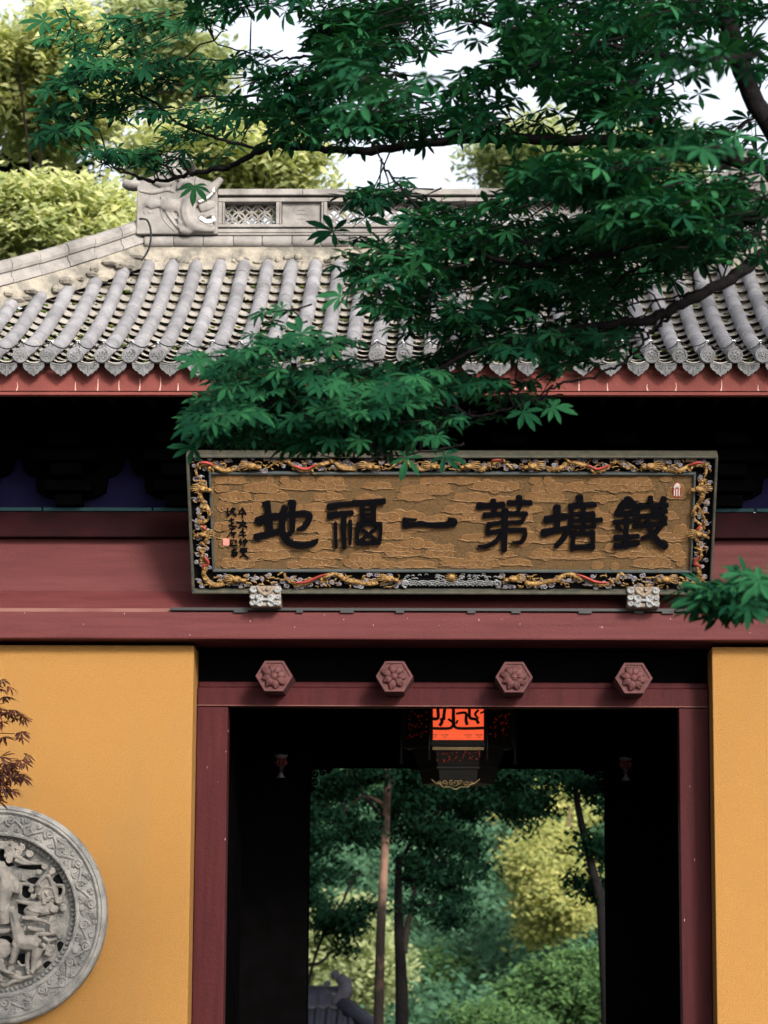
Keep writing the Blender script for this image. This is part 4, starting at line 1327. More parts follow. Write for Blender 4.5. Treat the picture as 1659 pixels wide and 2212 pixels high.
# waves and the gold sun in the middle of the lower border
wv = MB()
cu0, cv0 = pf.px(975, 1262)
for c in range(-5, 6):
    for r in (1, 2, 3, 4):
        rr = 0.017 * r
        ce = (cu0 + c * 0.062, cv0 - 0.012)
        q = [(ce[0] + rr * 1.25 * math.cos(a), ce[1] + rr * 0.8 * math.sin(a)) for a in np.linspace(0.15, math.pi - 0.15, 11)]
        q = [p for p in q if E + 0.002 < p[1] < iv0 - G - 0.006]
        if len(q) > 2 and rr < 0.06: wv.ftube(pf, q, 0.0038, 0.006 + 0.0016 * ((c * 3 + r) % 4), 4)
for i in range(58):
    u = cu0 + rc.uniform(-.33, .33)
    if abs(u - cu0) < 0.04: continue
    v = cv0 + rc.uniform(0.03, 0.085) * 0.9
    if v > iv0 - G - 0.012: continue
    q = [(u + 0.011 * math.cos(a), v + 0.010 * math.sin(a)) for a in np.linspace(0.1, math.pi - .1, 6)]
    wv.ftube(pf, q, 0.0036, 0.008, 4)
for s in (-1, 1):
    q = spiral(cu0 + s * 0.30, cv0 + 0.012, 0.03, 1.2, -1.5, s, 14)
    wv.ftube(pf, q, list(np.linspace(0.008, 0.004, len(q))), 0.014, 5)
tag(wv.build('wave_carving', M['cloud_white'], plaque, True), kind='stuff')
sn = MB()
su, sv = pf.px(975, 1246)
sn.blob(pf.pt(su, sv, 0.01), 0.028, 0.028, 0.018, pf, 14, 6)
for k in range(14):
    a = 2 * math.pi * k / 14
    sn.ftube(pf, [(su + 0.026 * math.cos(a), sv + 0.026 * math.sin(a)), (su + 0.040 * math.cos(a), sv + 0.040 * math.sin(a))], [0.005, 0.002], 0.012, 4)
sn.build('sun_carving', M['gold'], plaque, True)
# ---- carved cloud brackets that carry the plaque
def bracket(px0, px1):
    yb = YW - 0.27
    b0, b1 = at(px0, 1290, yb), at(px1, 1290, yb)
    z1, z0 = zat(1266, yb), zat(1311, yb)
    fr = Frame(((b0.x + b1.x) / 2, yb, (z0 + z1) / 2), (1, 0, 0), (0, 0, 1))
    w2, h2 = (b1.x - b0.x) / 2, (z1 - z0) / 2
    br = MB().fbox(fr, -w2, w2, -h2, h2, -0.20, 0.0).build('bracket', M['cloud_cream'], plaque, bevel=0.008)
    d = MB()
    for s in (-1, 1):
        for (u, v, r, tw) in ((0.76, 0.62, 0.27, 0.011), (0.35, -0.08, 0.30, 0.012), (0.80, -0.08, 0.20, 0.009), (0.80, -0.66, 0.20, 0.010), (0.34, -0.70, 0.26, 0.010)):
            q = spiral(s * u * w2, v * h2, r * h2 * 1.15, 1.5, 1.57 - s * 1.2, -s, 16)
            d.ftube(fr, q, list(np.linspace(tw, tw * 0.6, len(q))), 0.008, 6)
    d.ftube(fr, smooth([(-0.65 * w2, -0.86 * h2), (-0.4 * w2, -0.5 * h2), (0, -0.36 * h2), (0.4 * w2, -0.5 * h2), (0.65 * w2, -0.86 * h2)], 5), 0.010, 0.014, 6)
    d.build('bracket_cloud', M['cloud_white'], br, True)
    h_ = MB()
    for s in (-1, 1):
        q = spiral(s * 0.20 * w2, 0.68 * h2, 0.20 * h2, 1.4, 0, s, 12)
        h_.ftube(fr, q, 0.009, 0.010, 6)
    h_.ftube(fr, smooth([(-0.52 * w2, 0.88 * h2), (-0.36 * w2, 0.45 * h2), (0, 0.12 * h2), (0.36 * w2, 0.45 * h2), (0.52 * w2, 0.88 * h2)], 5), 0.013, 0.012, 6)
    h_.build('bracket_heart', M['cloud_cream'], br, True)
bracket(540, 606.5)
bracket(1355.5, 1424)

# ================================================================== carved stone medallion on the left wall
mc = at(0, 1976, YW)
mr_ = 232.5 * YW / FPX
mf = Frame((mc.x, YW - 0.064, mc.z), (1, 0, 0), (0, 0, 1))
med = thing('stone_medallion', (mc.x, YW, mc.z), 'round grey stone medallion carved with beasts and clouds on the ochre wall', 'medallion')
ax3 = (mf.U, mf.V, mf.N)
ring = MB().lathe(mf.O, [(mr_, -0.0635), (mr_, 0.030), (mr_ * 0.985, 0.046), (mr_ * 0.965, 0.052), (mr_ * 0.955, 0.046), (mr_ * 0.945, 0.052), (mr_ * 0.935, 0.056), (mr_ * 0.925, 0.048), (mr_ * 0.915, 0.040),
                         (mr_ * 0.91, 0.036), (mr_ * 0.76, 0.036), (mr_ * 0.755, 0.046), (mr_ * 0.735, 0.050), (mr_ * 0.722, 0.046), (mr_ * 0.718, 0.020), (mr_ * 0.716, -0.02), (mr_ * 0.66, -0.032), (mr_ * 0.655, -0.055), (mr_ * 0.60, -0.06), (0.0, -0.06)], 96, ax=ax3)
ring.build('ring', M['medal'], med, False)
scl = MB()
NS = 28
rm_ = mr_ * 0.835
def pol(r, a): return (r * math.cos(a), r * math.sin(a))
q = []
for i in range(NS * 10):
    a = 2 * math.pi * i / (NS * 10)
    q.append(pol(rm_ + mr_ * 0.046 * math.sin(NS / 2 * a), a))
q.append(q[0])
scl.ftube(mf, q, 0.0095, 0.038, 6)
for i in range(NS):
    a = 2 * math.pi * (i + 0.5) / NS
    s = 1 if i % 2 else -1
    ce = pol(rm_ + s * mr_ * -0.030, a)
    q = spiral(ce[0], ce[1], mr_ * 0.050, 1.7, a + (0 if s > 0 else math.pi), s, 18)
    scl.ftube(mf, q, list(np.linspace(0.0105, 0.007, len(q))), 0.041, 6)
    scl.blob(mf.pt(ce[0], ce[1], 0.040), 0.010, 0.010, 0.009, mf, 6, 4)
    for (da, dr, l) in ((0.09, s * 0.045, 0.03), (0.05, s * 0.06, 0.028), (-0.08, s * 0.05, 0.03), (-0.12, s * -0.055, 0.022), (0.12, s * -0.05, 0.02)):
        p = pol(rm_ + mr_ * dr, a + da)
        q = spiral(p[0], p[1], mr_ * l * 0.85, 1.3, random.random() * 6, random.choice((-1, 1)), 10)
        scl.ftube(mf, q, list(np.linspace(0.0095, 0.005, len(q))), 0.038, 6)
scl.build('scroll_band', M['medal'], med, True)
bd = MB()
NB = 96
for i in range(NB):
    a = 2 * math.pi * i / NB
    p = pol(mr_ * 0.688, a)
    bd.blob(mf.pt(p[0], p[1], -0.022), 0.017, 0.013, 0.012, Frame(mf.O, Vector(mf.pt(*pol(1, a), 0)) - mf.O, Vector(mf.pt(-math.sin(a), math.cos(a), 0)) - mf.O), 8, 4)
bd.build('bead_ring', M['medal'], med, True)
MB().lathe(mf.O, [(mr_ * 0.655, -0.052), (0.0, -0.052)], 64, ax=ax3).build('hollow', M['medal'], med)
sc_ = 0.2266 * YW / FPX                     # crop grid of the survey for this medallion
def mp(x, y): return (x * sc_, (1171 - y) * sc_)
vd = MB()
for (x, y, a, b_) in ((15, 610, 45, 60), (300, 722, 130, 26), (320, 850, 60, 34), (550, 840, 60, 50), (250, 950, 50, 66), (560, 945, 34, 36), (215, 1110, 52, 60), (585, 1465, 34, 50), (235, 1590, 70, 60), (60, 1405, 80, 40), (120, 1880, 190, 34), (470, 1640, 40, 40), (60, 690, 60, 30)):
    p = mp(x, y)
    vd.prism(mf, [(p[0] + a * sc_ * math.cos(q) * (1 + 0.2 * math.sin(3 * q + x)), p[1] + b_ * sc_ * math.sin(q)) for q in np.linspace(0, 2 * math.pi, 17)[:-1]], -0.058, -0.0500 + 0.00005 * (x % 7))
tag(vd.build('black_gap_patch', M['black'], med), kind='stuff')  # raised black patches stand in for the shade in the carved gaps
cv = MB()
def T(pl, w, h, n=8, sub=6):
    q = smooth([mp(*p) for p in pl], sub) if len(pl) > 2 else [mp(*p) for p in pl]
    ws = np.interp(np.linspace(0, 1, len(q)), np.linspace(0, 1, len(w)), w) if hasattr(w, '__len__') else [w] * len(q)
    hs = np.interp(np.linspace(0, 1, len(q)), np.linspace(0, 1, len(h)), h) if hasattr(h, '__len__') else [h] * len(q)
    cv.ftube(mf, q, [a * sc_ for a in ws], list(hs), n)
def Bm(x, y, a, b, hh, h=0.0):
    p = mp(x, y)
    cv.blob(mf.pt(p[0], p[1], h), a * sc_, b * sc_, hh, mf, 12, 8)
def C(x, y, r, tw=None, sg=1, h=0.0):
    p = mp(x, y)
    q = spiral(p[0], p[1], r * sc_, 1.5, 2.0, sg, 18)
    cv.ftube(mf, q, list(np.linspace((tw or r * 0.34), (tw or r * 0.34) * 0.7, len(q)) * sc_), h + 0.008, 6)
    cv.blob(mf.pt(p[0], p[1], h - 0.008), r * 0.95 * sc_, r * 0.95 * sc_, 0.02, mf, 10, 6)
# clouds along the top
for (x, y, r, sg) in ((20, 520, 40, 1), (95, 570, 48, 1), (170, 590, 40, -1), (285, 600, 38, 1), (85, 660, 36, -1), (20, 705, 40, 1), (430, 720, 30, 1), (495, 765, 34, -1), (240, 830, 30, 1), (380, 770, 26, 1), (140, 520, 36, 1), (200, 545, 36, -1)):
    C(x, y, r, None, sg, 0.0)
T([(40, 620), (150, 620), (220, 660), (300, 690), (420, 690)], [26, 24, 22, 18, 10], 0.0)
T([(140, 660), (210, 690), (290, 700)], [18, 16, 10], 0.004)
T([(0, 500), (60, 500), (130, 490)], [24, 24, 18], 0.0)
# rock with scales on the right
Bm(420, 930, 90, 120, 0.030, -0.02)
Bm(500, 960, 60, 110, 0.026, -0.02)
T([(350, 900), (430, 810), (480, 830), (530, 960), (550, 1050)], [20, 22, 22, 20, 16], 0.004)
T([(370, 990), (420, 920), (500, 920)], [14, 14, 10], 0.010)
Bm(400, 1110, 150, 70, 0.030, -0.018)
Bm(320, 1140, 90, 60, 0.030, -0.012)
for (x, y, r, sg) in ((530, 1115, 40, 1), (612, 1110, 34, -1), (575, 1035, 36, 1), (300, 940, 28, -1), (330, 1000, 26, 1), (540, 1310, 46, 1), (500, 1215, 30, -1), (590, 1370, 24, 1), (510, 1480, 44, 1), (490, 1535, 30, -1), (400, 1620, 36, 1)):
    C(x, y, r, None, sg, 0.0)
for i in range(10):
    Bm(425 + (i % 4) * 18, 1020 + (i // 4) * 24, 13, 13, 0.012, 0.014)
T([(520, 890), (600, 900), (610, 960), (585, 1010)], [14, 16, 16, 12], -0.005)
# ribbons streaming under the rock
T([(220, 1200), (330, 1210), (420, 1225), (520, 1270)], [20, 22, 18, 14], 0.004)
T([(280, 1290), (350, 1310), (440, 1310)], [22, 24, 14], 0.0)
T([(350, 1360), (440, 1350), (560, 1350)], [18, 20, 14], 0.002)
T([(430, 1380), (480, 1410), (560, 1390)], [20, 20, 12], -0.002)
T([(420, 1440), (470, 1500), (450, 1550)], [22, 24, 14], 0.0)
# the figure on the left edge
T([(-60, 760), (30, 800), (60, 900), (40, 1020), (50, 1150), (60, 1260)], [90, 95, 90, 75, 60, 50], [0.0, 0.01, 0.012, 0.012, 0.01, 0.006])
T([(60, 830), (120, 840), (160, 900), (150, 970)], [50, 50, 44, 30], 0.016)
T([(150, 850), (200, 900), (205, 985)], [16, 20, 14], 0.006)
T([(30, 960), (20, 1060), (60, 1180)], [12, 14, 10], 0.04)
T([(-40, 1310), (40, 1330), (120, 1310)], [34, 30, 22], 0.0)
T([(200, 880), (280, 890), (350, 900)], [16, 18, 12], -0.004)
T([(160, 1040), (260, 1060), (350, 1060)], [16, 22, 12], -0.002)
# the beast: trunk, neck, raised head, four jointed legs, tail
T([(190, 1430), (260, 1440), (330, 1440), (390, 1470)], [64, 78, 80, 66], 0.012)
T([(215, 1420), (190, 1330), (160, 1240), (135, 1160), (115, 1110)], [66, 56, 44, 36, 30], 0.018)
T([(120, 1105), (90, 1130), (78, 1160)], [36, 28, 18], 0.024)
T([(140, 1105), (165, 1085)], [14, 6], 0.020)
T([(385, 1480), (365, 1560), (352, 1610), (345, 1700)], [62, 44, 28, 24], [0.014, 0.018, 0.018, 0.016])
T([(300, 1520), (285, 1590), (290, 1690)], [36, 26, 22], -0.012)
T([(195, 1450), (165, 1530), (150, 1590), (130, 1630)], [50, 36, 28, 24], 0.016)
T([(180, 1390), (165, 1450), (190, 1480)], [20, 24, 14], 0.034)
T([(345, 1700), (325, 1712)], [28, 24], 0.018)
Bm(30, 1490, 110, 100, 0.030, 0.0)
for i in range(14):
    Bm(150 + random.uniform(-20, 120), 1260 + random.uniform(0, 90), 14, 12, 0.010, 0.024)
# waves and clouds at the foot
for (x, y, r, sg) in ((40, 1610, 34, 1), (130, 1670, 32, -1), (62, 1660, 26, 1), (210, 1720, 30, 1), (10, 1700, 30, 1), (300, 1705, 24, -1), (385, 1650, 26, 1)):
    C(x, y, r, None, sg, 0.0)
T([(-20, 1640), (100, 1710), (220, 1760), (340, 1740)], [28, 26, 22, 14], 0.004)
T([(-30, 1760), (40, 1780), (70, 1830), (160, 1790), (250, 1780)], [30, 26, 24, 20, 10], 0.0)
T([(-40, 1690), (30, 1730), (60, 1770)], [14, 14, 10], 0.016)
T([(-40, 1720), (10, 1760), (40, 1790)], [12, 12, 8], 0.016)
T([(190, 1600), (220, 1640), (260, 1640)], [16, 14, 10], -0.01)
for (pl, w, h) in (([(10, 820), (20, 900), (5, 1000), (10, 1100)], 9, 0.052), ([(40, 850), (52, 940), (36, 1040), (34, 1140)], 9, 0.050), ([(70, 840), (84, 920), (70, 1020), (66, 1120)], 9, 0.046), ([(-20, 900), (-10, 1000), (-20, 1100)], 9, 0.052),
                   ([(96, 860), (130, 900), (134, 960)], 8, 0.040), ([(110, 850), (148, 890), (158, 950)], 8, 0.036),
                   ([(140, 1150), (170, 1230), (205, 1320), (240, 1400)], 9, 0.048), ([(160, 1180), (195, 1270), (240, 1350)], 9, 0.044), ([(180, 1240), (220, 1320), (270, 1390)], 8, 0.040),
                   ([(225, 1450), (260, 1480), (320, 1490)], 8, 0.046), ([(360, 1440), (395, 1490), (385, 1550)], 8, 0.044), ([(370, 870), (400, 910), (420, 900), (450, 850)], 8, 0.016), ([(440, 960), (470, 1000), (520, 1010)], 8, 0.016),
                   ([(0, 1660), (80, 1700), (180, 1730)], 8, 0.03), ([(0, 1745), (60, 1790), (120, 1780)], 8, 0.026), ([(270, 1110), (340, 1140), (430, 1150)], 8, 0.02)):
    T(pl, w, h)
# the half outside the frame: clouds and a second beast mirrored, so the disc is whole
for i in range(26):
    a = math.pi / 2 + math.pi * (i + 0.5) / 26
    rr = random.uniform(180, 560)
    C(rr * math.cos(a) - 30, 1171 - rr * math.sin(a), random.uniform(26, 44), None, random.choice((-1, 1)), 0.0)
T([(-200, 1430), (-270, 1440), (-390, 1470)], [60, 78, 66], 0.012)
T([(-385, 1480), (-352, 1610), (-345, 1700)], [60, 30, 24], 0.014)
T([(-210, 1450), (-170, 1590), (-150, 1680)], [50, 30, 24], 0.014)
T([(-250, 880), (-300, 1000), (-260, 1160)], [70, 80, 60], 0.0)
cv.build('openwork_carving', M['medal_warm'], med, remesh=0.0042)

# ================================================================== palace lantern in the gateway
YLn = 19.45
ks = YLn / FPX
lc = at(990, 1600, YLn)
lan = thing('palace_lantern', (lc.x, YLn + 0.2, lc.z), 'lit hexagonal palace lantern with red panes and black fretwork hanging in the gateway', 'lantern')
RH = 59.5 * ks * 2 / 1.0 / 2.0 * 1.0
side = 118 * ks                                # width of one face
RC = side                                      # circumradius of the hexagon
ctr = Vector((lc.x, YLn + RC * math.cos(R(30)), 0))
zl = lambda py: zat(py, YLn)
def hexpts(r, z): return [Vector((ctr.x + r * math.sin(R(30 + 60 * k)), ctr.y - r * math.cos(R(30 + 60 * k)), z)) for k in range(6)]
def hexring(m_, prof):
    b = len(m_.v)
    for (r, z) in prof: m_.v += [tuple(p) for p in hexpts(r, z)]
    for j in range(len(prof) - 1):
        for k in range(6):
            p, q2 = b + j * 6 + k, b + j * 6 + (k + 1) % 6
            m_.f.append((p, q2, q2 + 6, p + 6))
body_t, body_b = zl(1470), zl(1600)
paper = MB()
hexring(paper, [(RC * 0.97, body_b), (RC * 0.97, body_t)])
paper.build('paper_pane', M['paper'], lan)
fr_ = MB()
for k in range(6):
    a = hexpts(RC, 0)[k]
    fr_.tube([(a.x, a.y, body_b - 0.02), (a.x, a.y, body_t)], 0.016, 6)
hexring(fr_, [(RC * 0.95, body_b - 0.03), (RC * 1.03, body_b - 0.028), (RC * 1.03, body_b + 0.004), (RC * 0.98, body_b + 0.006)])
hexring(fr_, [(RC * 0.98, body_t - 0.02), (RC * 1.10, body_t), (RC * 1.10, body_t + 0.04), (RC * 0.4, body_t + 0.10), (0.03, body_t + 0.14)])
fr_.build('frame', M['lantern_wood'], lan)
lk = MB().tube([(ctr.x, ctr.y, body_t + 0.12), (ctr.x, ctr.y, zw + 0.50)], 0.012, 6).build('hanger', M['lantern_wood'], lan)
# fret on the front face, traced on a flat frame
ff = Frame((lc.x, ctr.y - RC * math.cos(R(30)) - 0.004, 0), (1, 0, 0), (0, 0, 1))
lp = lambda x, y: ff.px(960 * 0.864 + x * 0.1875, 1740 * 0.864 + y * 0.1875)
fm = MB()
L2 = lambda pl: [lp(*p) for p in pl]
ww = 0.1875 * ks
for (pl, w) in (([(540, 372), (760, 372), (805, 318), (850, 372), (1170, 368)], 36), ([(620, 150), (622, 255), (560, 262)], 40), ([(660, 255), (668, 300), (640, 345)], 42), ([(700, 150), (690, 230), (690, 280)], 40),
                ([(800, 150), (800, 320)], [40, 46]), ([(740, 265), (790, 300)], 30), ([(830, 205), (940, 195), (945, 280), (960, 335)], [26, 36, 40, 40]), ([(985, 150), (990, 250), (1060, 270), (1090, 320)], [36, 40, 36, 40]),
                ([(1090, 160), (1050, 210), (1090, 260)], [30, 30, 24]), ([(1110, 200), (1170, 170)], 24), ([(850, 280), (830, 320)], 26)):
    q = L2(pl)
    fm.stroke(ff, q, [a * ww * 0.95 for a in (w if hasattr(w, '__len__') else [w, w])], -0.002, 0.010, sub=4, caps=False)
fm.build('fretwork', M['lantern_wood'], lan)
fg = MB()
for x0 in (565, 690, 960, 1085):
    for i in range(3):
        q = L2([(x0 - 30 + i * 26, 440 + (i % 2) * 30), (x0 - 10 + i * 22, 452 + (i % 2) * 26), (x0 + 20 + i * 16, 445 + (i % 2) * 26)])
        fg.stroke(ff, q, 8 * ww, -0.0025, 0.002, sub=3, caps=False)
fg.build('pane_motif', M['lantern_gold'], lan)
# dark pierced leaves over the other faces: a board with many small openings
sp_, sd_ = MB(), MB()
rl = random.Random(3)
for k in range(1, 6):
    hp_ = hexpts(RC * 1.0, 0)
    a, b = hp_[k - 1], hp_[k]
    U_ = (b - a)
    fk = Frame((a.x, a.y, body_b), U_, (0, 0, 1))
    if (fk.N.x * (a.x - ctr.x) + fk.N.y * (a.y - ctr.y)) < 0:
        fk = Frame((b.x, b.y, body_b), a - b, (0, 0, 1))
    if fk.N.y < -0.95: continue
    Wd, Hd = U_.length, body_t - body_b
    sp_.fbox(fk, 0.0, Wd, 0.0, Hd, -0.006, 0.004)
    for i in range(52):
        u, v, r = rl.uniform(0.05, Wd - 0.05), rl.uniform(0.03, Hd - 0.03), rl.uniform(0.003, 0.006)
        sd_.prism(fk, [(u + r * math.cos(q) * 1.2, v + r * math.sin(q)) for q in np.linspace(0, 2 * math.pi, 6)[:-1]], 0.003, 0.0055)
sp_.build('pierced_panel', M['lantern_wood'], lan)
tag(sd_.build('panel_opening', M['paper_dim'], lan), kind='stuff')
# lower tiers
lw = MB()
hexring(lw, [(RC * 0.90, zl(1606)), (RC * 0.98, zl(1608)), (RC * 0.98, zl(1611)), (RC * 0.86, zl(1612)), (RC * 0.74, zl(1652)), (RC * 0.78, zl(1654)), (RC * 0.78, zl(1658)), (RC * 0.72, zl(1660)), (RC * 0.66, zl(1688)), (0.01, zl(1690))])
lw.build('lower_tier', M['lantern_wood'], lan)
gl = MB()
yy = ctr.y - RC * 0.98 * math.cos(R(30))
gl.box(lc.x - side * 0.47, lc.x + side * 0.47, yy - 0.012, yy + 0.02, zl(1620), zl(1613.5))
gl.build('gilt_rail', M['lantern_gold'], lan)
rd = MB()
f2 = Frame((lc.x, ctr.y - RC * 0.82 * math.cos(R(30)) - 0.02, 0), (1, 0, 0), (0, 0, 1))
for i in range(34):
    u = rl.uniform(-0.40, 0.40) * side
    v = zl(1645) + rl.uniform(0, 1) * (zl(1622) - zl(1645))
    r = rl.uniform(0.003, 0.007)
    rd.prism(f2, [(u + r * math.cos(q), v + r * math.sin(q)) for q in np.linspace(0, 2 * math.pi, 6)[:-1]], 0.0, 0.004)
tag(rd.build('tier_opening', M['paper_dim'], lan), kind='stuff')
ap = MB()
f3 = Frame((lc.x, ctr.y - RC * 0.70, 0), (1, 0, 0), (0, 0, 1))
F3 = lambda pl: [f3.px(*p) for p in pl]
ap.ftube(f3, smooth(F3([(932, 1683), (942, 1692), (950, 1693), (958, 1700), (972, 1700), (984, 1705), (996, 1700), (1010, 1700), (1018, 1693), (1026, 1692), (1036, 1683)]), 5), 0.004, 0.0, 5)
for (x, r) in ((948, 5), (960, 7), (975, 6), (984, 8), (993, 6), (1008, 7), (1020, 5)):
    c = f3.px(x, 1691)
    ap.ftube(f3, spiral(c[0], c[1], r * ks, 1.3, x, 1, 10), 0.0028, 0.0, 4)
ap.build('gilt_apron', M['lantern_gold'], lan, True)
for k in range(6):
    p = hexpts(RC * 1.06, 0)[k]
    m_ = MB().tube([(p.x, p.y, body_t), (p.x, p.y, body_b - 0.03), (p.x, p.y, body_b - 0.14)], [0.006, 0.008, 0.016], 6)
    m_.build('tassel', M['lantern_wood'], lan, True)

# ---- small lotus pendants in the dark of the hall
for (px, side_) in ((607, 'left'), (1352, 'right')):
    Yp = 19.6
    p = at(px, 1655, Yp)
    kp = Yp / FPX
    z = lambda py: zat(py, Yp) + (0 if px < 900 else -3 * kp)
    t = thing('lotus_pendant', (p.x, Yp, p.z), 'small carved pendant in the dark hall %s of the lantern' % side_, 'pendant', 'carved pendants hanging in the hall')
    MB().lathe((p.x, Yp, 0), [(0.006, z(1631)), (14 * kp, z(1632)), (15 * kp, z(1635)), (9 * kp, z(1640))], 12).build('cap', M['lotus_white'], t, True)
    MB().tube([(p.x, Yp, z(1633)), (p.x, Yp, zw + 0.5)], 0.008, 6).build('rod', M['dark'], t)
    lm = MB()
    for k in range(8):
        a = 2 * math.pi * k / 8
        lm.tube([(p.x + math.cos(a) * 8 * kp, Yp + math.sin(a) * 8 * kp, z(1640)), (p.x + math.cos(a) * 11 * kp, Yp + math.sin(a) * 11 * kp, z(1648)), (p.x + math.cos(a) * 7 * kp, Yp + math.sin(a) * 7 * kp, z(1657))], [0.010, 0.013, 0.008], 6)
    lm.build('lotus', M['lotus'], t, True)
    MB().lathe((p.x, Yp, 0), [(6 * kp, z(1656)), (5 * kp, z(1668)), (3 * kp, z(1669))], 10).build('stem', M['lantern_wood'], t, True)
    MB().lathe((p.x, Yp, 0), [(2 * kp, z(1669)), (4 * kp, z(1673)), (10 * kp, z(1681)), (0, z(1682))], 10).build('tip', M['lotus_white'], t, True)
# ================================================================== the tree in front of the gate
M['leaf'] = leaf_mat('buckeye_leaf', (0.0035, 0.029, 0.0145), (0.019, 0.086, 0.033), 0.20, 0.65, spec=0.03)
M['leaf_obj'] = leaf_mat('buckeye_leaf_single', (0.004, 0.032, 0.0155), (0.018, 0.085, 0.034), 0.20, 0.65, use_obj=True, spec=0.03)
tree = thing('broadleaf_tree', (4.9, 10.6, 0), 'dark green tree with hand-shaped leaves spreading its branches in front of the gate', 'tree')

SEG = []                                      # sampled branch points for hanging the leaf clusters
def limb(pl, y0, y1, r0_, r1_, name='limb'):
    n = len(pl)
    pts = [at(px, py, y0 + (y1 - y0) * i / (n - 1)) for i, (px, py) in enumerate(pl)]
    q = smooth(pts, 6)
    q = [Vector(p) + Vector((random.gauss(0, 1), random.gauss(0, 1), random.gauss(0, 1))) * 0.004 for p in q]
    MB().tube(q, list(np.linspace(r0_, r1_, len(q))), 8).build(name, M['bark'], tree, True)
    SEG.extend([tuple(p) for p in q])
    return q
px2r = lambda w, Y: w / 2 * Y / FPX
# trunk outside the frame on the right and the limbs that reach in
tq = smooth([(4.9, 10.6, 0.0), (4.85, 10.6, 1.5), (4.7, 10.65, 3.0), (4.5, 10.7, 4.2), (4.1, 10.7, 5.4), (3.6, 10.6, 6.6)], 6)
MB().tube(tq, list(np.linspace(0.24, 0.12, len(tq))), 12).build('trunk', M['bark'], tree, True)
LIMBS = [
 ([(1900, 430), (1659, 362), (1529, 335), (1379, 310), (1249, 304), (1120, 299), (989, 301), (890, 312), (800, 325), (690, 321), (600, 316), (560, 326), (500, 357), (440, 372), (380, 384), (330, 391), (285, 377), (245, 358), (212, 342)], 11.0, 12.8, 34, 3),
 ([(1480, 325), (1434, 296), (1394, 225), (1309, 150), (1244, 105), (1149, 70), (1019, 45), (900, 30)], 11.0, 11.4, 30, 7),
 ([(1700, 330), (1620, 200), (1575, 60), (1556, -60)], 10.8, 10.4, 46, 40),
 ([(1600, 110), (1530, 128), (1449, 127), (1380, 112), (1329, 100), (1240, 75)], 10.5, 10.9, 24, 5),
 ([(1000, -60), (877, 11), (797, 51), (724, 91), (658, 153), (607, 190), (541, 208), (432, 208)], 11.4, 12.4, 16, 5),
 ([(724, 91), (687, 117), (640, 124), (596, 126), (541, 117), (461, 91)], 11.8, 12.2, 9, 3),
 ([(560, 326), (470, 300), (396, 273), (365, 253), (331, 219), (266, 185), (229, 148), (193, 102), (156, 57), (138, 12)], 12.4, 12.9, 8, 3),
 ([(330, 391), (270, 372), (220, 352), (190, 338)], 12.6, 12.8, 5, 2),
 ([(1900, 380), (1659, 458), (1586, 487), (1473, 508), (1389, 528), (1276, 553), (1211, 569), (1141, 572), (1074, 559), (991, 526), (944, 492), (878, 422), (834, 366), (820, 340)], 9.9, 11.0, 26, 4),
 ([(1569, 491), (1515, 519), (1425, 556), (1361, 589), (1327, 623), (1310, 680)], 10.0, 10.6, 11, 3),
 ([(1900, 420), (1659, 545), (1614, 578), (1558, 612), (1473, 657), (1411, 688), (1333, 699), (1248, 708), (1191, 719), (1124, 736), (1044, 749), (974, 782), (924, 822), (888, 849)], 10.6, 10.4, 34, 4),
 ([(1558, 606), (1500, 632), (1468, 640), (1380, 655), (1300, 668)], 10.9, 11.4, 8, 3),
 ([(1473, 652), (1455, 668), (1440, 690), (1411, 712), (1383, 750), (1347, 781), (1299, 806), (1204, 832), (1174, 855), (1107, 879), (1024, 899), (974, 895)], 10.6, 10.4, 9, 4),
 ([(1044, 749), (1024, 719), (964, 662), (908, 609), (851, 592)], 10.5, 10.8, 7, 4),
 ([(740, 548), (784, 580), (800, 600), (830, 650)], 10.8, 10.8, 3, 5),
 ([(1024, 899), (930, 862), (877, 876), (834, 894), (788, 922), (728, 954), (699, 947), (664, 929), (618, 911), (576, 883), (533, 840), (505, 800)], 10.4, 10.5, 8, 3),
 ([(728, 954), (700, 960), (657, 961), (560, 950), (480, 930)], 10.4, 10.5, 7, 2),
 ([(1000, 960), (950, 971), (859, 985), (753, 989), (690, 985)], 10.3, 10.4, 5, 3),
 ([(1850, 1230), (1720, 1285), (1659, 1300), (1638, 1307), (1611, 1318), (1589, 1313), (1560, 1300)], 9.2, 9.4, 9, 4),
]
for (pl, ya, yb, wa, wb) in LIMBS:
    limb(pl, ya, yb, px2r(wa, ya), px2r(wb, yb))
limbs_np = np.array(SEG)

# ---- leaves: seven leaflets on a stalk
def leaflet(m_, org, ang, ln, wid, droop, fold, ns=4):
    sp = np.linspace(0, 1, ns + 1)
    wp = np.interp(sp, [0, 0.12, 0.35, 0.6, 0.8, 1.0], [0.03, 0.22, 0.72, 1.0, 0.72, 0.0])
    ca, sa = math.cos(ang), math.sin(ang)
    vs_, fs_ = [], []
    for (s, w) in zip(sp, wp):
        r = ln * s
        z = -droop * r * (0.35 + 0.65 * s)
        rr = r * (1 - 0.25 * droop * s)
        for q in (-1, 0, 1):
            ww = wid * w * q
            vs_.append((org[0] + ca * rr - sa * ww, org[1] + sa * rr + ca * ww, org[2] + z + fold * abs(ww)))
    for i in range(ns):
        for q in range(2):
            p = i * 3 + q
            fs_.append((p, p + 3, p + 4, p + 1))
    m_.add(vs_, fs_)
rl = random.Random(21)
VAR = []
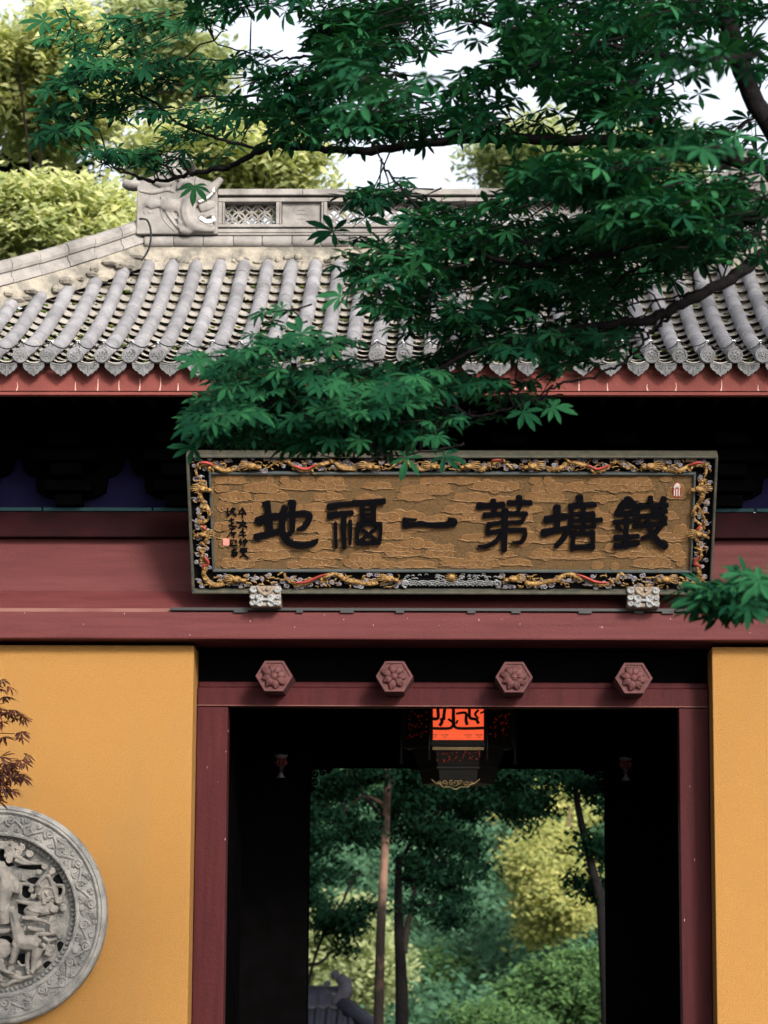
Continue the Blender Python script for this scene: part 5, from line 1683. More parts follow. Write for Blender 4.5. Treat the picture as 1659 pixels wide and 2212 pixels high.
for v in range(10):
    m_ = MB()
    n = rl.choice((5, 6, 7, 7))
    for k in range(n):
        t = -1 + 2 * k / (n - 1)
        ln = 0.125 * (1.0 - 0.33 * abs(t) ** 1.3) * rl.uniform(0.9, 1.1)
        leaflet(m_, (0, 0, 0), t * 2.2 + rl.uniform(-.12, .12), ln, ln * rl.uniform(0.135, 0.17), rl.uniform(0.02, 0.45), rl.uniform(0.1, 0.5))
    # stalk
    m_.add([(0, -0.0015, 0), (0, 0.0015, 0), (-0.09, 0.0012, 0.012), (-0.09, -0.0012, 0.012)], [(0, 1, 2, 3)])
    VAR.append((np.array(m_.v), m_.f, m_.mesh('leaf', M['leaf_obj'])))

DENSE = [2.3, 2.05, 2.0, 2.1, 2.2, 1.7, 2.3, 1.9, 2.6, 1.5, 1.5, 1.5, 1.5]
def inside(x, y, poly):
    c = False
    j = len(poly) - 1
    for i in range(len(poly)):
        xi, yi = poly[i]
        xj, yj = poly[j]
        if (yi > y) != (yj > y) and x < (xj - xi) * (y - yi) / (yj - yi) + xi: c = not c
        j = i
    return c
HOLES = [(630, 62, 62, 34), (500, 100, 36, 22), (590, 275, 26, 18), (880, 358, 120, 30), (1000, 350, 40, 34), (1150, 205, 50, 34), (1085, 105, 34, 28), (1560, 165, 60, 26), (1610, 222, 60, 20), (1500, 240, 30, 16), (1250, 250, 26, 24),
         (700, 120, 18, 26), (1075, 640, 30, 22), (1060, 790, 44, 16), (890, 742, 70, 22), (1160, 790, 30, 14), (560, 200, 30, 10), (335, 270, 30, 20), (1530, 75, 22, 16), (1300, 60, 18, 14), (960, 180, 24, 20), (800, 205, 20, 12), (1290, 448, 30, 14), (1240, 668, 20, 14), (1020, 868, 40, 10)]
REG = [
 # polygon, clusters, depth range, leaves per cluster, size
 ([(150, 10), (420, 0), (520, 60), (580, 300), (500, 345), (330, 372), (215, 335), (150, 330), (110, 285), (130, 235), (125, 190), (180, 140), (110, 85)], 40, (12.2, 13.0), 4, 1.0),
 ([(420, -20), (1010, -20), (1010, 292), (800, 315), (600, 305), (480, 200)], 76, (11.0, 12.2), 5, 1.0),
 ([(1000, -20), (1700, -20), (1700, 335), (1300, 300), (1000, 295)], 84, (10.2, 11.6), 5, 1.0),
 ([(1090, 325), (1700, 345), (1700, 560), (1430, 560), (1250, 430), (1150, 390)], 66, (9.6, 10.8), 5, 1.0),
 ([(1160, 420), (1700, 440), (1660, 500), (1520, 580), (1300, 690), (1150, 710), (1000, 690), (860, 690), (790, 640), (745, 570), (760, 500), (860, 520), (920, 455), (1000, 420), (1060, 430)], 88, (10.2, 12.2), 5, 1.0),
 ([(760, 420), (850, 360), (950, 355), (970, 400), (900, 440), (790, 440)], 6, (11.0, 11.6), 4, 0.95),
 ([(425, 770), (560, 725), (640, 715), (800, 735), (1000, 725), (1250, 715), (1390, 710), (1400, 740), (1230, 790), (1170, 850), (1000, 910), (970, 960), (880, 975), (720, 965), (620, 965), (500, 955), (440, 930), (440, 890), (470, 840), (480, 800)], 112, (10.3, 11.1), 5, 0.80),
 ([(880, 620), (1180, 640), (1400, 610), (1420, 735), (1240, 800), (1185, 865), (1040, 905), (930, 930), (860, 850)], 46, (10.7, 11.6), 5, 0.85),
 ([(1525, 1262), (1600, 1250), (1730, 1235), (1740, 1330), (1600, 1325), (1530, 1300)], 13, (9.1, 9.5), 4, 0.95),
 # a few sprays much nearer the lens
 ([(1460, 115), (1659, 100), (1659, 160), (1520, 190)], 3, (7.6, 8.0), 4, 1.0),
 ([(1400, 330), (1560, 300), (1659, 330), (1500, 350)], 3, (7.6, 8.2), 4, 1.0),
 ([(740, 150), (1000, 150), (960, 240), (760, 250)], 4, (8.2, 8.8), 4, 1.0),
 ([(600, 600), (760, 690), (700, 720), (560, 720)], 2, (10.4, 10.8), 3, 0.82),
]
leaves = []                                   # (matrix, variant, distance per size)
tw = MB()
rt = random.Random(33)
def add_leaf(cen, out, tilt, s, sag=0.35):
    nrm = Vector((rt.gauss(0, .30), -tilt + rt.gauss(0, .30), 0.85 + rt.gauss(0, .20))).normalized()
    xax = out - Vector((0, 0, sag))
    xax = xax - nrm * xax.dot(nrm)
    if xax.length < 0.05: xax = nrm.orthogonal()
    xax.normalize()
    yax = nrm.cross(xax)
    m4 = Matrix(((xax.x * s, yax.x * s, nrm.x * s, cen.x), (xax.y * s, yax.y * s, nrm.y * s, cen.y), (xax.z * s, yax.z * s, nrm.z * s, cen.z), (0, 0, 0, 1)))
    leaves.append((m4, rt.randrange(len(VAR)), (cen - CAM).length / s))
def project(p):
    q = p - CAM
    w = q.dot(fwd)
    return (FW / 2 + q.dot(rtv) / w * FPX, FH / 2 - q.dot(upv) / w * FPX)
def clear(x, y):
    return not any(((x - a) / (c + 12)) ** 2 + ((y - b) / (d + 10)) ** 2 < 1 for (a, b, c, d) in HOLES)
TILT = [0.55, 0.0, -0.10, 0.0, 0.15, 0.3, 0.62, 0.35, 0.45, 0.1, 0.2, 0.2, 0.5]
for (poly, ncl, (ya, yb), nlf, size), tilt, dense in zip(REG, TILT, DENSE):
    xs_ = [p[0] for p in poly]; ys_ = [p[1] for p in poly]
    budget = ncl * nlf * dense
    made = 0
    tries = 0
    while made < budget and tries < 6000:
        tries += 1
        x, y = rt.uniform(min(xs_), max(xs_)), rt.uniform(min(ys_), max(ys_))
        if not inside(x, y, poly) or not clear(x, y): continue
        # a spray: a slender, nearly level shoot growing away from the trunk, leaves alternating along it
        p = at(x, y, rt.uniform(ya, yb))
        az = math.pi + rt.gauss(0, 0.75)
        dirv = Vector((math.cos(az), math.sin(az), rt.uniform(-0.20, 0.10))).normalized()
        sdv = Vector((-dirv.y, dirv.x, 0)).normalized()
        ln = rt.uniform(0.22, 0.62)
        n = max(2, int(ln / 0.085))
        pts = [p + dirv * (ln * i / n) + Vector((0, 0, -0.10 * (i / n) ** 2 + rt.gauss(0, .006))) for i in range(n + 1)]
        ok = 0
        s0 = size * rt.uniform(0.62, 0.95)
        for i in range(1, n + 1):
            qx, qy = project(pts[i])
            if not inside(qx, qy, poly) or not clear(qx, qy): break
            ok = i
            for sd_ in ((-1, 1) if i < n else (-1, 0, 1)):
                out = (sdv * sd_ * rt.uniform(0.6, 1.1) + dirv * rt.uniform(0.35, 0.9) + Vector((0, 0, rt.uniform(-.15, .25)))).normalized()
                add_leaf(pts[i] + out * rt.uniform(0.05, 0.10) * s0 / 0.9, out, tilt, s0 * rt.uniform(0.8, 1.12), rt.uniform(-0.05, 0.28))
                made += 1
        if ok:
            d2 = ((limbs_np - np.array(p)) ** 2).sum(1)
            nb = Vector(limbs_np[int(d2.argmin())])
            line = [tuple(q) for q in pts[:ok + 1]]
            if (nb - p).length < 0.22: line = [tuple(nb), tuple(nb.lerp(p, 0.5) + Vector((0, 0, 0.02)))] + line
            tw.tube(line, list(np.linspace(0.0045, 0.0016, len(line))), 5)
# a few single leaves that stand clear in the photograph
for (x, y, Y, s, ang) in ((420, 402, 12.5, 0.95, -1.6), (152, 40, 12.9, 1.1, 2.6), (230, 45, 12.8, 1, 0.6), (720, 500, 11.6, 1.15, 2.5), (790, 470, 11.6, 1.1, 1), (650, 720, 10.3, 0.84, 1.6), (430, 780, 10.3, 0.84, 2.8),
                          (418, 965, 10.3, 0.8, 3), (440, 905, 10.3, 0.8, 3.1), (1195, 880, 10.3, 0.76, -0.4), (960, 985, 10.3, 0.8, -0.6), (110, 240, 12.8, 1, 3), (100, 295, 12.8, 0.95, 3.3), (95, 45, 12.9, 1, 3.1), (1130, 890, 10.3, 0.8, -1.2), (880, 990, 10.3, 0.76, -1.9), (735, 640, 10.3, 0.8, 3)):
    c = at(x, y, Y)
    nrm = Vector((0.05, -0.9, 0.55)).normalized()
    xax = Vector((math.cos(ang), 0, math.sin(ang)))
    xax = (xax - nrm * xax.dot(nrm)).normalized()
    yax = nrm.cross(xax)
    m4 = Matrix(((xax.x * s, yax.x * s, nrm.x * s, c.x), (xax.y * s, yax.y * s, nrm.y * s, c.y), (xax.z * s, yax.z * s, nrm.z * s, c.z), (0, 0, 0, 1)))
    leaves.append((m4, rt.randrange(len(VAR)), 1.0))
    near = Vector(limbs_np[int(((limbs_np - np.array(c)) ** 2).sum(1).argmin())])
    if (near - c).length < 0.4:
        tw.tube([c - xax * 0.085 * s, near.lerp(c, 0.5) + Vector((0, 0, 0.02)), near], [0.0018, 0.003, 0.004], 5)
    else:
        tw.tube([c - xax * 0.085 * s, c - xax * 0.20 * s + Vector((0, 0.02, 0.03)), c - xax * 0.32 * s + Vector((0, 0.08, 0.07))], [0.0018, 0.0025, 0.003], 5)
tag(tw.build('twigs', M['bark'], tree, True), kind='stuff')
UP_LIMBS = [[(4.2, 10.7, 5.2), (5.0, 9.8, 7.5), (5.8, 9.2, 9.6), (6.4, 9.0, 11.6)], [(4.4, 10.7, 4.6), (5.6, 10.2, 6.6), (7.4, 9.6, 9.4), (8.6, 9.2, 11.2)], [(3.7, 10.6, 6.4), (4.0, 9.6, 8.6), (4.6, 9.0, 10.6)]]
for pl in UP_LIMBS:
    q = smooth(pl, 6)
    MB().tube(q, list(np.linspace(0.09, 0.02, len(q))), 8).build('limb', M['bark'], tree, True)
for i in range(470):  # added out-of-frame crown, shaped to shade the right of the roof
    dv = Vector((rt.gauss(0, 1), rt.gauss(0, 1), rt.gauss(0, 1))).normalized() * rt.random() ** 0.4
    c = Vector((6.7 + dv.x * 2.7, 9.0 + dv.y * 1.9, 11.1 + dv.z * 1.35))
    for k in range(5):
        nrm = Vector((rt.gauss(0, .35), -0.3 + rt.gauss(0, .35), 0.9)).normalized()
        az = rt.random() * 6.28
        xax = Vector((math.cos(az), math.sin(az), -0.3))
        xax = (xax - nrm * xax.dot(nrm)).normalized()
        yax = nrm.cross(xax)
        s = rt.uniform(0.9, 1.3)
        cen = c + Vector((rt.gauss(0, .12), rt.gauss(0, .12), rt.gauss(0, .08)))
        leaves.append((Matrix(((xax.x * s, yax.x * s, nrm.x * s, cen.x), (xax.y * s, yax.y * s, nrm.y * s, cen.y), (xax.z * s, yax.z * s, nrm.z * s, cen.z), (0, 0, 0, 1))), rt.randrange(len(VAR)), 1e6))
leaves.sort(key=lambda q: q[2])
Vs, Fs, Ts, b = [], [], [], 0
inv = Matrix.Translation(-ROOT[tree.name])
for i, (m4, vi, sc__) in enumerate(leaves):
    vv, ff_, me = VAR[vi]
    if i < 296:
        o = bpy.data.objects.new('leaf', me)
        col.objects.link(o)
        o.parent = tree
        o.matrix_parent_inverse = inv
        o.matrix_basis = m4
    else:
        A_ = np.array(m4)
        Vs.append(vv @ A_[:3, :3].T + A_[:3, 3])
        Fs.append(np.array(ff_) + b)
        Ts.append(np.full(len(vv), rt.random() ** 1.8))
        b += len(vv)
me = np_mesh('foliage', np.concatenate(Vs), np.concatenate(Fs), M['leaf'], np.concatenate(Ts))
o = bpy.data.objects.new('foliage', me)
link(o, tree)
tag(o, kind='stuff')

# ================================================================== red cut-leaf maple at the left edge
M['maple'] = leaf_mat('maple_leaf', (0.045, 0.014, 0.010), (0.10, 0.026, 0.016), 0.25, 0.5, use_obj=True)
mt = thing('cutleaf_maple', (-3.75, 15.6, 0), 'cut-leaf maple with dark red narrow leaves at the left edge beside the ochre wall', 'tree')
tq = smooth([(-3.75, 15.6, 0), (-3.7, 15.6, 0.9), (-3.55, 15.65, 1.8), (-3.4, 15.7, 2.6), (-3.3, 15.7, 3.2)], 6)
MB().tube(tq, list(np.linspace(0.07, 0.02, len(tq))), 8).build('trunk', M['bark'], mt, True)
MV = []
for v in range(5):
    m_ = MB()
    for k in range(7):
        t = -1 + 2 * k / 6
        leaflet(m_, (0, 0, 0), t * 1.9 + rl.uniform(-.1, .1), 0.095 * (1 - 0.4 * abs(t)) * rl.uniform(.85, 1.15), 0.0085, rl.uniform(0.2, 0.7), 0.2, 5)
    MV.append(m_.mesh('leaf', M['maple']))
inv = Matrix.Translation(-ROOT[mt.name])
for (bx, by, nL) in ((12, 1475, 5), (-10, 1500, 8), (8, 1520, 6), (30, 1545, 8), (-20, 1560, 10), (32, 1585, 4), (-12, 1600, 8), (40, 1640, 8), (12, 1650, 7), (-15, 1660, 10), (28, 1675, 9), (0, 1685, 9), (22, 1705, 5), (-14, 1720, 8), (-50, 1600, 14), (-60, 1500, 12), (-60, 1680, 12)):
    c = at(bx, by, 15.75)
    st_ = Vector(min(tq, key=lambda p: (Vector(p) - c).length + abs(p[2] - c.z + 0.25)))
    MB().tube(smooth([st_, st_.lerp(c, 0.55) + Vector((0, 0, 0.08)), c], 5), list(np.linspace(0.008, 0.002, 11)), 5).build('twig', M['bark'], mt, True)
    for k in range(nL):
        s = rt.uniform(0.7, 1.1)
        cen = c + Vector((rt.uniform(-.10, .05), rt.uniform(-.12, .12), rt.uniform(-.05, .03)))
        nrm = Vector((rt.gauss(0, .3), -0.35 + rt.gauss(0, .3), 1)).normalized()
        xax = Vector((1, rt.gauss(0, .7), -0.35))
        xax = (xax - nrm * xax.dot(nrm)).normalized()
        yax = nrm.cross(xax)
        o = bpy.data.objects.new('leaf', MV[rt.randrange(5)])
        col.objects.link(o)
        o.parent = mt
        o.matrix_parent_inverse = inv
        o.matrix_basis = Matrix(((xax.x * s, yax.x * s, nrm.x * s, cen.x), (xax.y * s, yax.y * s, nrm.y * s, cen.y), (xax.z * s, yax.z * s, nrm.z * s, cen.z), (0, 0, 0, 1)))

# ================================================================== trees behind the gate
def sphere_dirs(n):
    d = rng.normal(size=(n, 3))
    return d / np.linalg.norm(d, axis=1, keepdims=True)
def leaf_cloud(lobes, n, ls, droop=0.25, asp=0.42, shell=0.35):
    """leaf blades through the outer volume of several lobes, gathered into sprays"""
    vol = np.array([l[3] * l[4] * l[5] for l in lobes]) ** 0.75
    cnt = np.maximum(1, (n * vol / vol.sum())).astype(int)
    P, TT = [], []
    for l, c in zip(lobes, cnt):
        ns = max(4, c // 14)
        d = sphere_dirs(ns)
        r = 1 - shell * rng.random(ns) ** 1.6
        cc = np.array(l[:3]) + d * np.array(l[3:6]) * r[:, None] * (1 + 0.16 * np.sin(d[:, :1] * 9 + d[:, 2:] * 7))
        idx = rng.integers(0, ns, c)
        sp = np.array([ls * 2.4, ls * 2.4, ls * 1.3])
        sp = sp * (0.6 + 0.9 * rng.random(ns))[idx][:, None]
        P.append(cc[idx] + rng.normal(size=(c, 3)) * sp)
        TT.append(np.clip(0.62 * rng.random(ns)[idx] + 0.38 * rng.random(c), 0, 1))
    P = np.concatenate(P)
    leaf_cloud.tint = np.concatenate(TT)
    n = len(P)
    a = rng.random(n) * 2 * np.pi
    ax = np.stack([np.cos(a), np.sin(a), -droop - 0.5 * rng.random(n)], 1)
    ax /= np.linalg.norm(ax, axis=1, keepdims=True)
    nr = np.stack([rng.normal(size=n) * .45 + 0.2, rng.normal(size=n) * .4 - 0.75, 0.45 + rng.random(n) * 0.6], 1)
    sd_ = np.cross(ax, nr)
    sd_ /= np.linalg.norm(sd_, axis=1, keepdims=True)
    s = ls * (0.45 + 1.1 * rng.random(n))[:, None]
    up_ = np.cross(sd_, ax)
    V = np.stack([P - ax * s, P - sd_ * s * asp + up_ * s * 0.12, P + ax * s, P + sd_ * s * asp + up_ * s * 0.12], 1).reshape(-1, 3)
    Q = np.arange(n * 4).reshape(-1, 4)
    return V, Q, n
def lobes_in(cx, cy, cz, rx, ry, rz, k, frac=0.5):
    L_ = [(cx, cy, cz, rx * 0.55, ry * 0.55, rz * 0.55)]
    d = sphere_dirs(k + 6)
    for q in d:
        f = frac * (0.45 + 0.9 * rng.random())
        L_.append((cx + q[0] * rx * 0.70, cy + q[1] * ry * 0.62, cz + q[2] * rz * 0.72, rx * f, ry * f, rz * f * 0.85))
    return L_
def tree_at(px, py, Y, wpx, hpx, label, mt_, n=12000, ls=0.07, k=9, trunk=True, bark='bark_mid', depth=None, frac=0.5, cat='tree', name='tree', droop=0.25, twr=0.05, group=None, base=None):
    c = at(px, py, Y)
    rx, rz = wpx / 2 * Y / FPX, hpx / 2 * Y / FPX
    ry = depth or rx * 0.8
    gz = terrain(c.x, Y)
    bx = base if base is not None else c.x + random.uniform(-.2, .2)
    root = thing(name, (bx, Y, gz), label, cat, group)
    V, Q, nn = leaf_cloud(lobes_in(c.x, c.y, c.z, rx, ry, rz, k, frac), n, ls, droop)
    t = leaf_cloud.tint
    me = np_mesh('crown', V, Q, M[mt_], np.repeat(t, 4))
    link(bpy.data.objects.new('crown', me), root)
    if trunk:
        Yt = Y + ry * 0.45
        q = smooth([(bx, Yt, gz - 0.1), (bx + 0.1, Yt, gz + (c.z - gz) * 0.4), (c.x - 0.1, Yt, c.z - rz * 0.3), (c.x, Yt, c.z + rz * 0.5)], 6)
        MB().tube(q, list(np.linspace(max(0.05, rx * twr), 0.02, len(q))), 8).build('trunk', M[bark], root, True)
        for i in range(5):
            a = random.random() * 6.28
            s = Vector(q[int(len(q) * random.uniform(0.45, 0.8))])
            e = Vector((c.x + math.cos(a) * rx * 0.7, Y + math.sin(a) * ry * 0.7, c.z + random.uniform(-.3, .6) * rz))
            MB().tube(smooth([s, s.lerp(e, 0.5) + Vector((0, 0, -0.06 * rz)), e], 4), list(np.linspace(max(0.03, rx * 0.02), 0.008, 9)), 6).build('limb', M[bark], root, True)
    return root
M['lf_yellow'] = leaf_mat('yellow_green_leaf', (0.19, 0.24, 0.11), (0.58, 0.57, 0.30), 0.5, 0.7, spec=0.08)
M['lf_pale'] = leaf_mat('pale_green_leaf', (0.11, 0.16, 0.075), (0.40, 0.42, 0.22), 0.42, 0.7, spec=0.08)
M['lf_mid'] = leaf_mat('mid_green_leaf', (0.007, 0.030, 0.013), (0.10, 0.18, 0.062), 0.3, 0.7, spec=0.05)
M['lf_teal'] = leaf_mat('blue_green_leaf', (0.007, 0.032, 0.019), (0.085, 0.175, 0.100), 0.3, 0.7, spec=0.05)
M['lf_dark'] = leaf_mat('shade_dark_leaf', (0.0010, 0.0045, 0.0028), (0.0065, 0.021, 0.011), 0.15, 0.8, spec=0.0)  # shade on the gateway trees put into this near-black leaf colour
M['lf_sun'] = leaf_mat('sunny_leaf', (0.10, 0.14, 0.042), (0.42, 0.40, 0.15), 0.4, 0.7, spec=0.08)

# over the roof, left to right
tree_at(95, 170, 34, 380, 340, 'tall pale yellow-green tree rising highest at the upper left, behind the roof', 'lf_yellow', 24000, 0.066, 22, depth=2.2, frac=0.30)
tree_at(60, 395, 37, 330, 160, 'dark shaded evergreen between two yellow trees, far left behind the roof', 'lf_dark', 8000, 0.08, 8, depth=2.0)
tree_at(120, 500, 28, 420, 230, 'low bright yellow-green bush-like tree just above the left hip ridge', 'lf_yellow', 32000, 0.050, 26, depth=1.6, frac=0.30)
tree_at(505, 365, 33, 480, 190, 'yellow-green tree behind the dragon finial and the left end of the ridge', 'lf_yellow', 24000, 0.058, 22, depth=2.0, frac=0.30)
tree_at(330, 130, 37, 300, 240, 'tall yellow-green tree half hidden by the leafy branches at the upper left', 'lf_pale', 13000, 0.07, 16, depth=2.2, frac=0.30)
tree_at(1145, 345, 40, 230, 170, 'pale green treetop above the middle of the ridge, seen under the thick branch', 'lf_pale', 8000, 0.07, 8, depth=2.0, frac=0.38, base=3.4)
tree_at(1400, 390, 42, 300, 190, 'pale tree behind the right half of the ridge, glimpsed through dark leaves', 'lf_pale', 9000, 0.075, 8, depth=2.2, frac=0.38)

# through the gateway
tree_at(1000, 1960, 92, 560, 460, 'blue-green wooded crown far up the slope in the middle of the gateway', 'lf_teal', 34000, 0.125, 18, depth=5, frac=0.36)
tree_at(740, 1830, 84, 360, 380, 'mid green tree at the back left of the gateway view', 'lf_mid', 20000, 0.115, 14, depth=5, frac=0.38)
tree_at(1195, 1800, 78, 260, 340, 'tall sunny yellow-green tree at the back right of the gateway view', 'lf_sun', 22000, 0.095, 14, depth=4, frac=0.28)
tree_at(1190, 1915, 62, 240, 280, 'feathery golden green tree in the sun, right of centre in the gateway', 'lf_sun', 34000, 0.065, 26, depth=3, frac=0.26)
tree_at(1240, 2150, 52, 330, 220, 'broad green shrub filling the lower right of the gateway', 'lf_mid', 24000, 0.06, 26, depth=2.6, frac=0.22)
tree_at(1080, 2250, 50, 300, 150, 'leafy green bush at the bottom centre of the gateway', 'lf_mid', 16000, 0.06, 12, depth=2.4, frac=0.30)
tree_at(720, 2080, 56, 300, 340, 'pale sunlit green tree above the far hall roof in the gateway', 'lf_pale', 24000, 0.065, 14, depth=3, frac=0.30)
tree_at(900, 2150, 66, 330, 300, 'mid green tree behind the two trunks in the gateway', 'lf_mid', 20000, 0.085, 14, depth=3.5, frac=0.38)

def trunk_tree(pl, Y, w0, w1, bark, label, crowns, mt_, n, ls, extra=()):
    pts = [at(px, py, Y) for (px, py) in pl]
    gz = terrain(pts[0].x, Y)
    root = thing('tree', (pts[0].x, Y, gz), label, 'tree')
    q = smooth([(pts[0].x, Y, gz - 0.1)] + pts, 6)
    MB().tube(q, list(np.linspace(w0 / 2 * Y / FPX, w1 / 2 * Y / FPX, len(q))), 10).build('trunk', M[bark], root, True)
    for (el, ew0, ew1, eb) in extra:
        qq = smooth([at(px, py, Y) for (px, py) in el], 6)
        MB().tube(qq, list(np.linspace(ew0 / 2 * Y / FPX, ew1 / 2 * Y / FPX, len(qq))), 8).build('limb', M[eb], root, True)
    L_ = []
    bt = MB()
    kk = Y / FPX
    for (px, py, w, h) in crowns:
        c = at(px, py, Y)
        for j in range(max(4, int(w * h / 1400))):
            # a drooping bough with tufts of uneven size strung along it
            yy = Y + random.uniform(-1.6, 1.6)
            s = Vector((c.x + random.uniform(-.55, .55) * w * kk, yy, c.z + random.uniform(-.2, .6) * h * kk))
            dv = Vector((random.choice((-1, 1)) * random.uniform(0.4, 1.0), random.uniform(-.4, .4), random.uniform(-0.9, 0.25)))
            ln = random.uniform(0.25, 0.6) * min(w, 120) * kk
            m = random.randint(3, 6)
            for i in range(m):
                q = s + dv * (ln * i / m) + Vector((random.gauss(0, 7), random.gauss(0, 7), random.gauss(0, 6))) * kk
                r = random.uniform(5, 17) * kk
                L_.append((q.x, q.y, q.z, r * 1.4, r * 1.2, r * 0.8))
            bt.tube([s - dv * ln * 0.4 + Vector((0, 0, 0.05)), s, s + dv * ln], [0.02, 0.012, 0.005], 5)
    tag(bt.build('boughs', M['bark'], root, True), kind='stuff')
    V, Q, nn = leaf_cloud(L_, n, ls, 0.5, 0.4, 0.9)
    link(bpy.data.objects.new('crown', np_mesh('crown', V, Q, M[mt_], np.repeat(leaf_cloud.tint, 4))), root)
    return root
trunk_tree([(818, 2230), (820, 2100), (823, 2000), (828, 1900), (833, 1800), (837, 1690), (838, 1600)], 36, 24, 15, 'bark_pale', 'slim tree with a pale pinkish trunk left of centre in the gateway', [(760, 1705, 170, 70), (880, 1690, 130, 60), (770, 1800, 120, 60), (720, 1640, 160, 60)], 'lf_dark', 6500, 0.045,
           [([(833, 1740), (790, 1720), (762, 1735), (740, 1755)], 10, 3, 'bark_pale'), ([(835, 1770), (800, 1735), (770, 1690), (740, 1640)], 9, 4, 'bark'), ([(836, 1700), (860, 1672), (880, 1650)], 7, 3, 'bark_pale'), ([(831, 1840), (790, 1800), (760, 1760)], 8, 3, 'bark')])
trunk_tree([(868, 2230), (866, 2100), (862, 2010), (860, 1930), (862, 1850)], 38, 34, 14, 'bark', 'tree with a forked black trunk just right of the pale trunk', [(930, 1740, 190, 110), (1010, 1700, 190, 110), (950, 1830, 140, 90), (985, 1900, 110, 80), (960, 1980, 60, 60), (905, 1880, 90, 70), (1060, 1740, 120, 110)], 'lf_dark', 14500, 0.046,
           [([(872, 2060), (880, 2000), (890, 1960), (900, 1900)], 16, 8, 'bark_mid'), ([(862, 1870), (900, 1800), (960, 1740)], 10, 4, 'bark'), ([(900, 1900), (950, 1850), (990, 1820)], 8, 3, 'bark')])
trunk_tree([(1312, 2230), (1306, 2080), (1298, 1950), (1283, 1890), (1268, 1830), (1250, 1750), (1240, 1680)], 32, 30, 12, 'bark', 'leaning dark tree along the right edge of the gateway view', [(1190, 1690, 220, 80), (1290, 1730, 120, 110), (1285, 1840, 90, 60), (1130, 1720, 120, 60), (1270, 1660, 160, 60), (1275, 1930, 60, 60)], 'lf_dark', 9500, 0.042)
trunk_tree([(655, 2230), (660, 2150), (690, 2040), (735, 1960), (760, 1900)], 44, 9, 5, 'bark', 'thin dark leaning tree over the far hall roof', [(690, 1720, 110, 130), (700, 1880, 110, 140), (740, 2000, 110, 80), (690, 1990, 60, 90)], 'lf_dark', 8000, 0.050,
           [([(655, 2085), (690, 2080), (712, 2060)], 9, 4, 'bark')])
# slim pale trunk far back
pr = thing('slender_trunk', (at(1230, 1900, 74).x, 74, terrain(at(1230, 1900, 74).x, 74)), 'thin pale bare stem standing in the sunny foliage at the right of the gateway', 'tree')
MB().tube([(at(1232, 2000, 74).x, 73.4, terrain(0, 74)), at(1231, 1960, 73.4), at(1230, 1850, 73.4), at(1230, 1740, 73.4)], [0.07, 0.06, 0.045, 0.03], 6).build('trunk', M['bark_pale'], pr, True)

# far woods on the hillside: one mass
V_, Q_, T_, b = [], [], [], 0
L_ = []
for i in range(260):
    y = rng.uniform(86, 128)
    x = rng.uniform(-15, 15)
    r = rng.uniform(1.6, 3.2)
    L_.append((x, y, terrain(x, y) + r * 0.8, r, r, r * 1.15))
V, Q, nn = leaf_cloud(L_, 130000, 0.16, 0.3, 0.45, 0.3)
hw = bpy.data.objects.new('hillside_woods', np_mesh('hillside_woods', V, Q, M['lf_mid'], np.repeat(leaf_cloud.tint, 4)))
col.objects.link(hw)
tag(hw, 'dense mid green woods covering the hillside seen far through the gateway', 'woods', kind='stuff')
L_ = []
for i in range(900):
    y = rng.uniform(46, 88)
    x = rng.uniform(-9, 9)
    r = rng.uniform(0.6, 1.7)
    L_.append((x, y, terrain(x, y) + r * 0.3, r, r, r))
V, Q, nn = leaf_cloud(L_, 210000, 0.095, 0.3, 0.45, 0.4)
uw = bpy.data.objects.new('undergrowth', np_mesh('undergrowth', V, Q, M['lf_teal'], np.repeat(leaf_cloud.tint, 4)))
col.objects.link(uw)
tag(uw, 'leafy undergrowth on the slope below the far trees', 'undergrowth', kind='stuff')

# ================================================================== far hall roof at the lower left of the gateway
YH = 42.0
hr0, hr1 = at(560, 2180, YH), at(752, 2170, YH)
zH = lambda py: zat(py, YH, 720)
kh = YH / FPX
fh = thing('far_hall', (hr0.x, YH, terrain(hr0.x, YH)), 'distant dark hall roof with a curling ridge ornament low in the gateway', 'hall')
zr0, zr1 = zH(2172), zH(2134)
xe = at(742, 2150, YH).x
xw = xe - 5.0
rd_ = MB().box(xw, xe - 0.02, YH - 0.1, YH + 0.1, zr0, zr1).build('ridge', M['far_tile'], fh)
for x in np.arange(xw + 0.3, xe - 0.2, 0.36):
    MB().box(x, x + 0.025, YH - 0.115, YH - 0.1005, zr0 + 0.03, zr1 - 0.03).build('ridge_rib', M['far_tile'], rd_)
MB().box(xw, xe, YH - 0.14, YH + 0.14, zr1, zr1 + 0.03).build('ridge_cap', M['far_tile'], rd_)
MB().box(xw, xe, YH - 0.15, YH + 0.15, zr0 - 0.04, zr0).build('ridge_base', M['far_stone'], rd_)
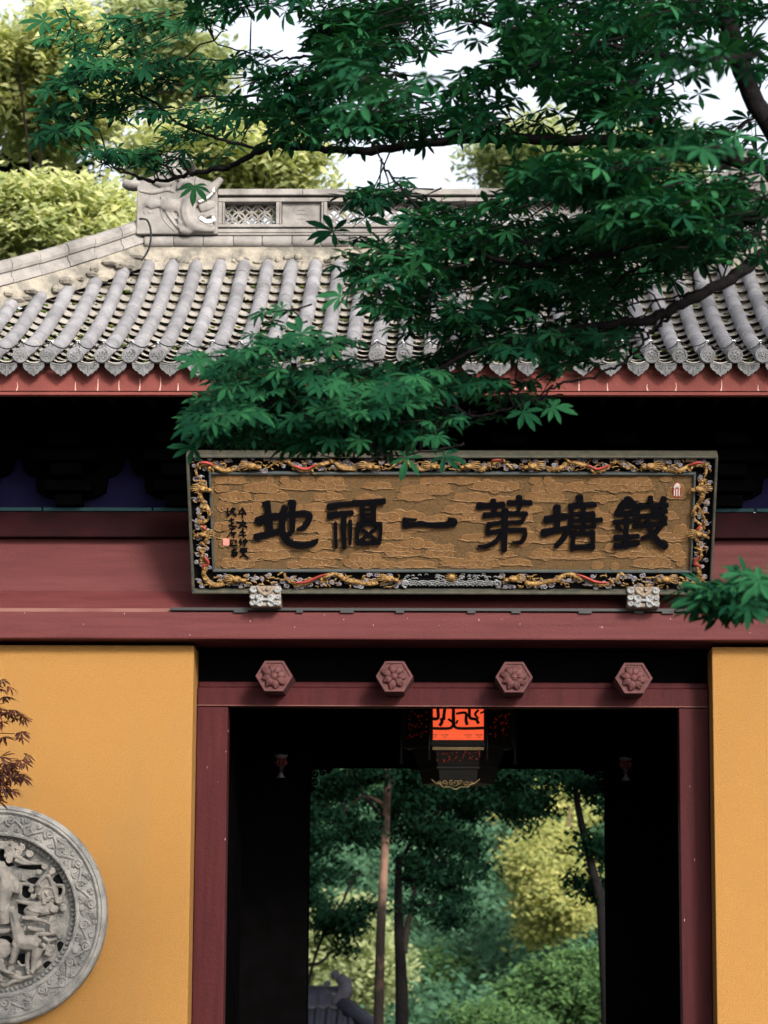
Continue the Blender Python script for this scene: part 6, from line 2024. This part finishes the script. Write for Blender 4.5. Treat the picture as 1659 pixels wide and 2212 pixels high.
# slope falling towards the viewer and hip going down to the right
dz, dyy = 1.6, 2.4
rs = MB()
rs.add([(xw, YH - 0.1, zr0 - 0.05), (xe, YH - 0.1, zr0 - 0.05), (xe + dyy, YH - 0.1 - dyy, zr0 - 0.05 - dz), (xw, YH - 0.1 - dyy, zr0 - 0.05 - dz), (xe + dyy, YH + 0.1 + dyy, zr0 - 0.05 - dz), (xw, YH + 0.1 + dyy, zr0 - 0.05 - dz), (xe, YH + 0.1, zr0 - 0.05), (xw, YH + 0.1, zr0 - 0.05)],
       [(0, 3, 2, 1), (1, 2, 4, 6), (6, 4, 5, 7)])
rf = rs.build('roof', M['far_tile'], fh)
for x in np.arange(xw + 0.2, xe + dyy - 0.1, 0.17):
    t1 = 1.0
    t0 = max(0, (x - xe) / dyy)
    MB().tube([(x, YH - 0.1 - dyy * t0, zr0 - 0.03 - dz * t0), (x, YH - 0.1 - dyy * t1, zr0 - 0.03 - dz * t1)], 0.05, 6).build('tile_row', M['far_tile'], rf, True)
MB().tube([(xe, YH - 0.1, zr0 + 0.02), (xe + dyy * .5, YH - 0.1 - dyy * .5, zr0 - dz * .52 + 0.02), (xe + dyy, YH - 0.1 - dyy, zr0 - dz + 0.06)], 0.13, 6).build('hip_ridge', M['far_tile'], fh, True)
MB().box(xw, xe + 1.6, YH - 1.6, YH + 1.6, terrain(hr0.x, YH) - 0.3, zr0 - dz + 0.45).build('wall', M['far_wall'], fh)
ff2 = Frame((0, YH - 0.06, 0), (1, 0, 0), (0, 0, 1))
orn = MB()
P2 = lambda pl: smooth([ff2.px(*p) for p in pl], 5)
def T2(pl, w):
    q = P2(pl)
    orn.ftube(ff2, q, [a * kh for a in np.interp(np.linspace(0, 1, len(q)), np.linspace(0, 1, len(w)), w)], 0.0, 8)
T2([(718, 2168), (735, 2158), (745, 2140), (742, 2122), (730, 2110)], [10, 15, 17, 14, 9])
T2([(742, 2135), (752, 2125), (754, 2114)], [10, 8, 4])
T2([(712, 2146), (703, 2138), (706, 2126), (714, 2122)], [6, 7, 7, 4])
T2([(725, 2150), (712, 2146)], [8, 6])
T2([(728, 2112), (722, 2104), (732, 2100)], [9, 8, 4])
orn.build('ridge_ornament', M['far_stone'], fh, True)
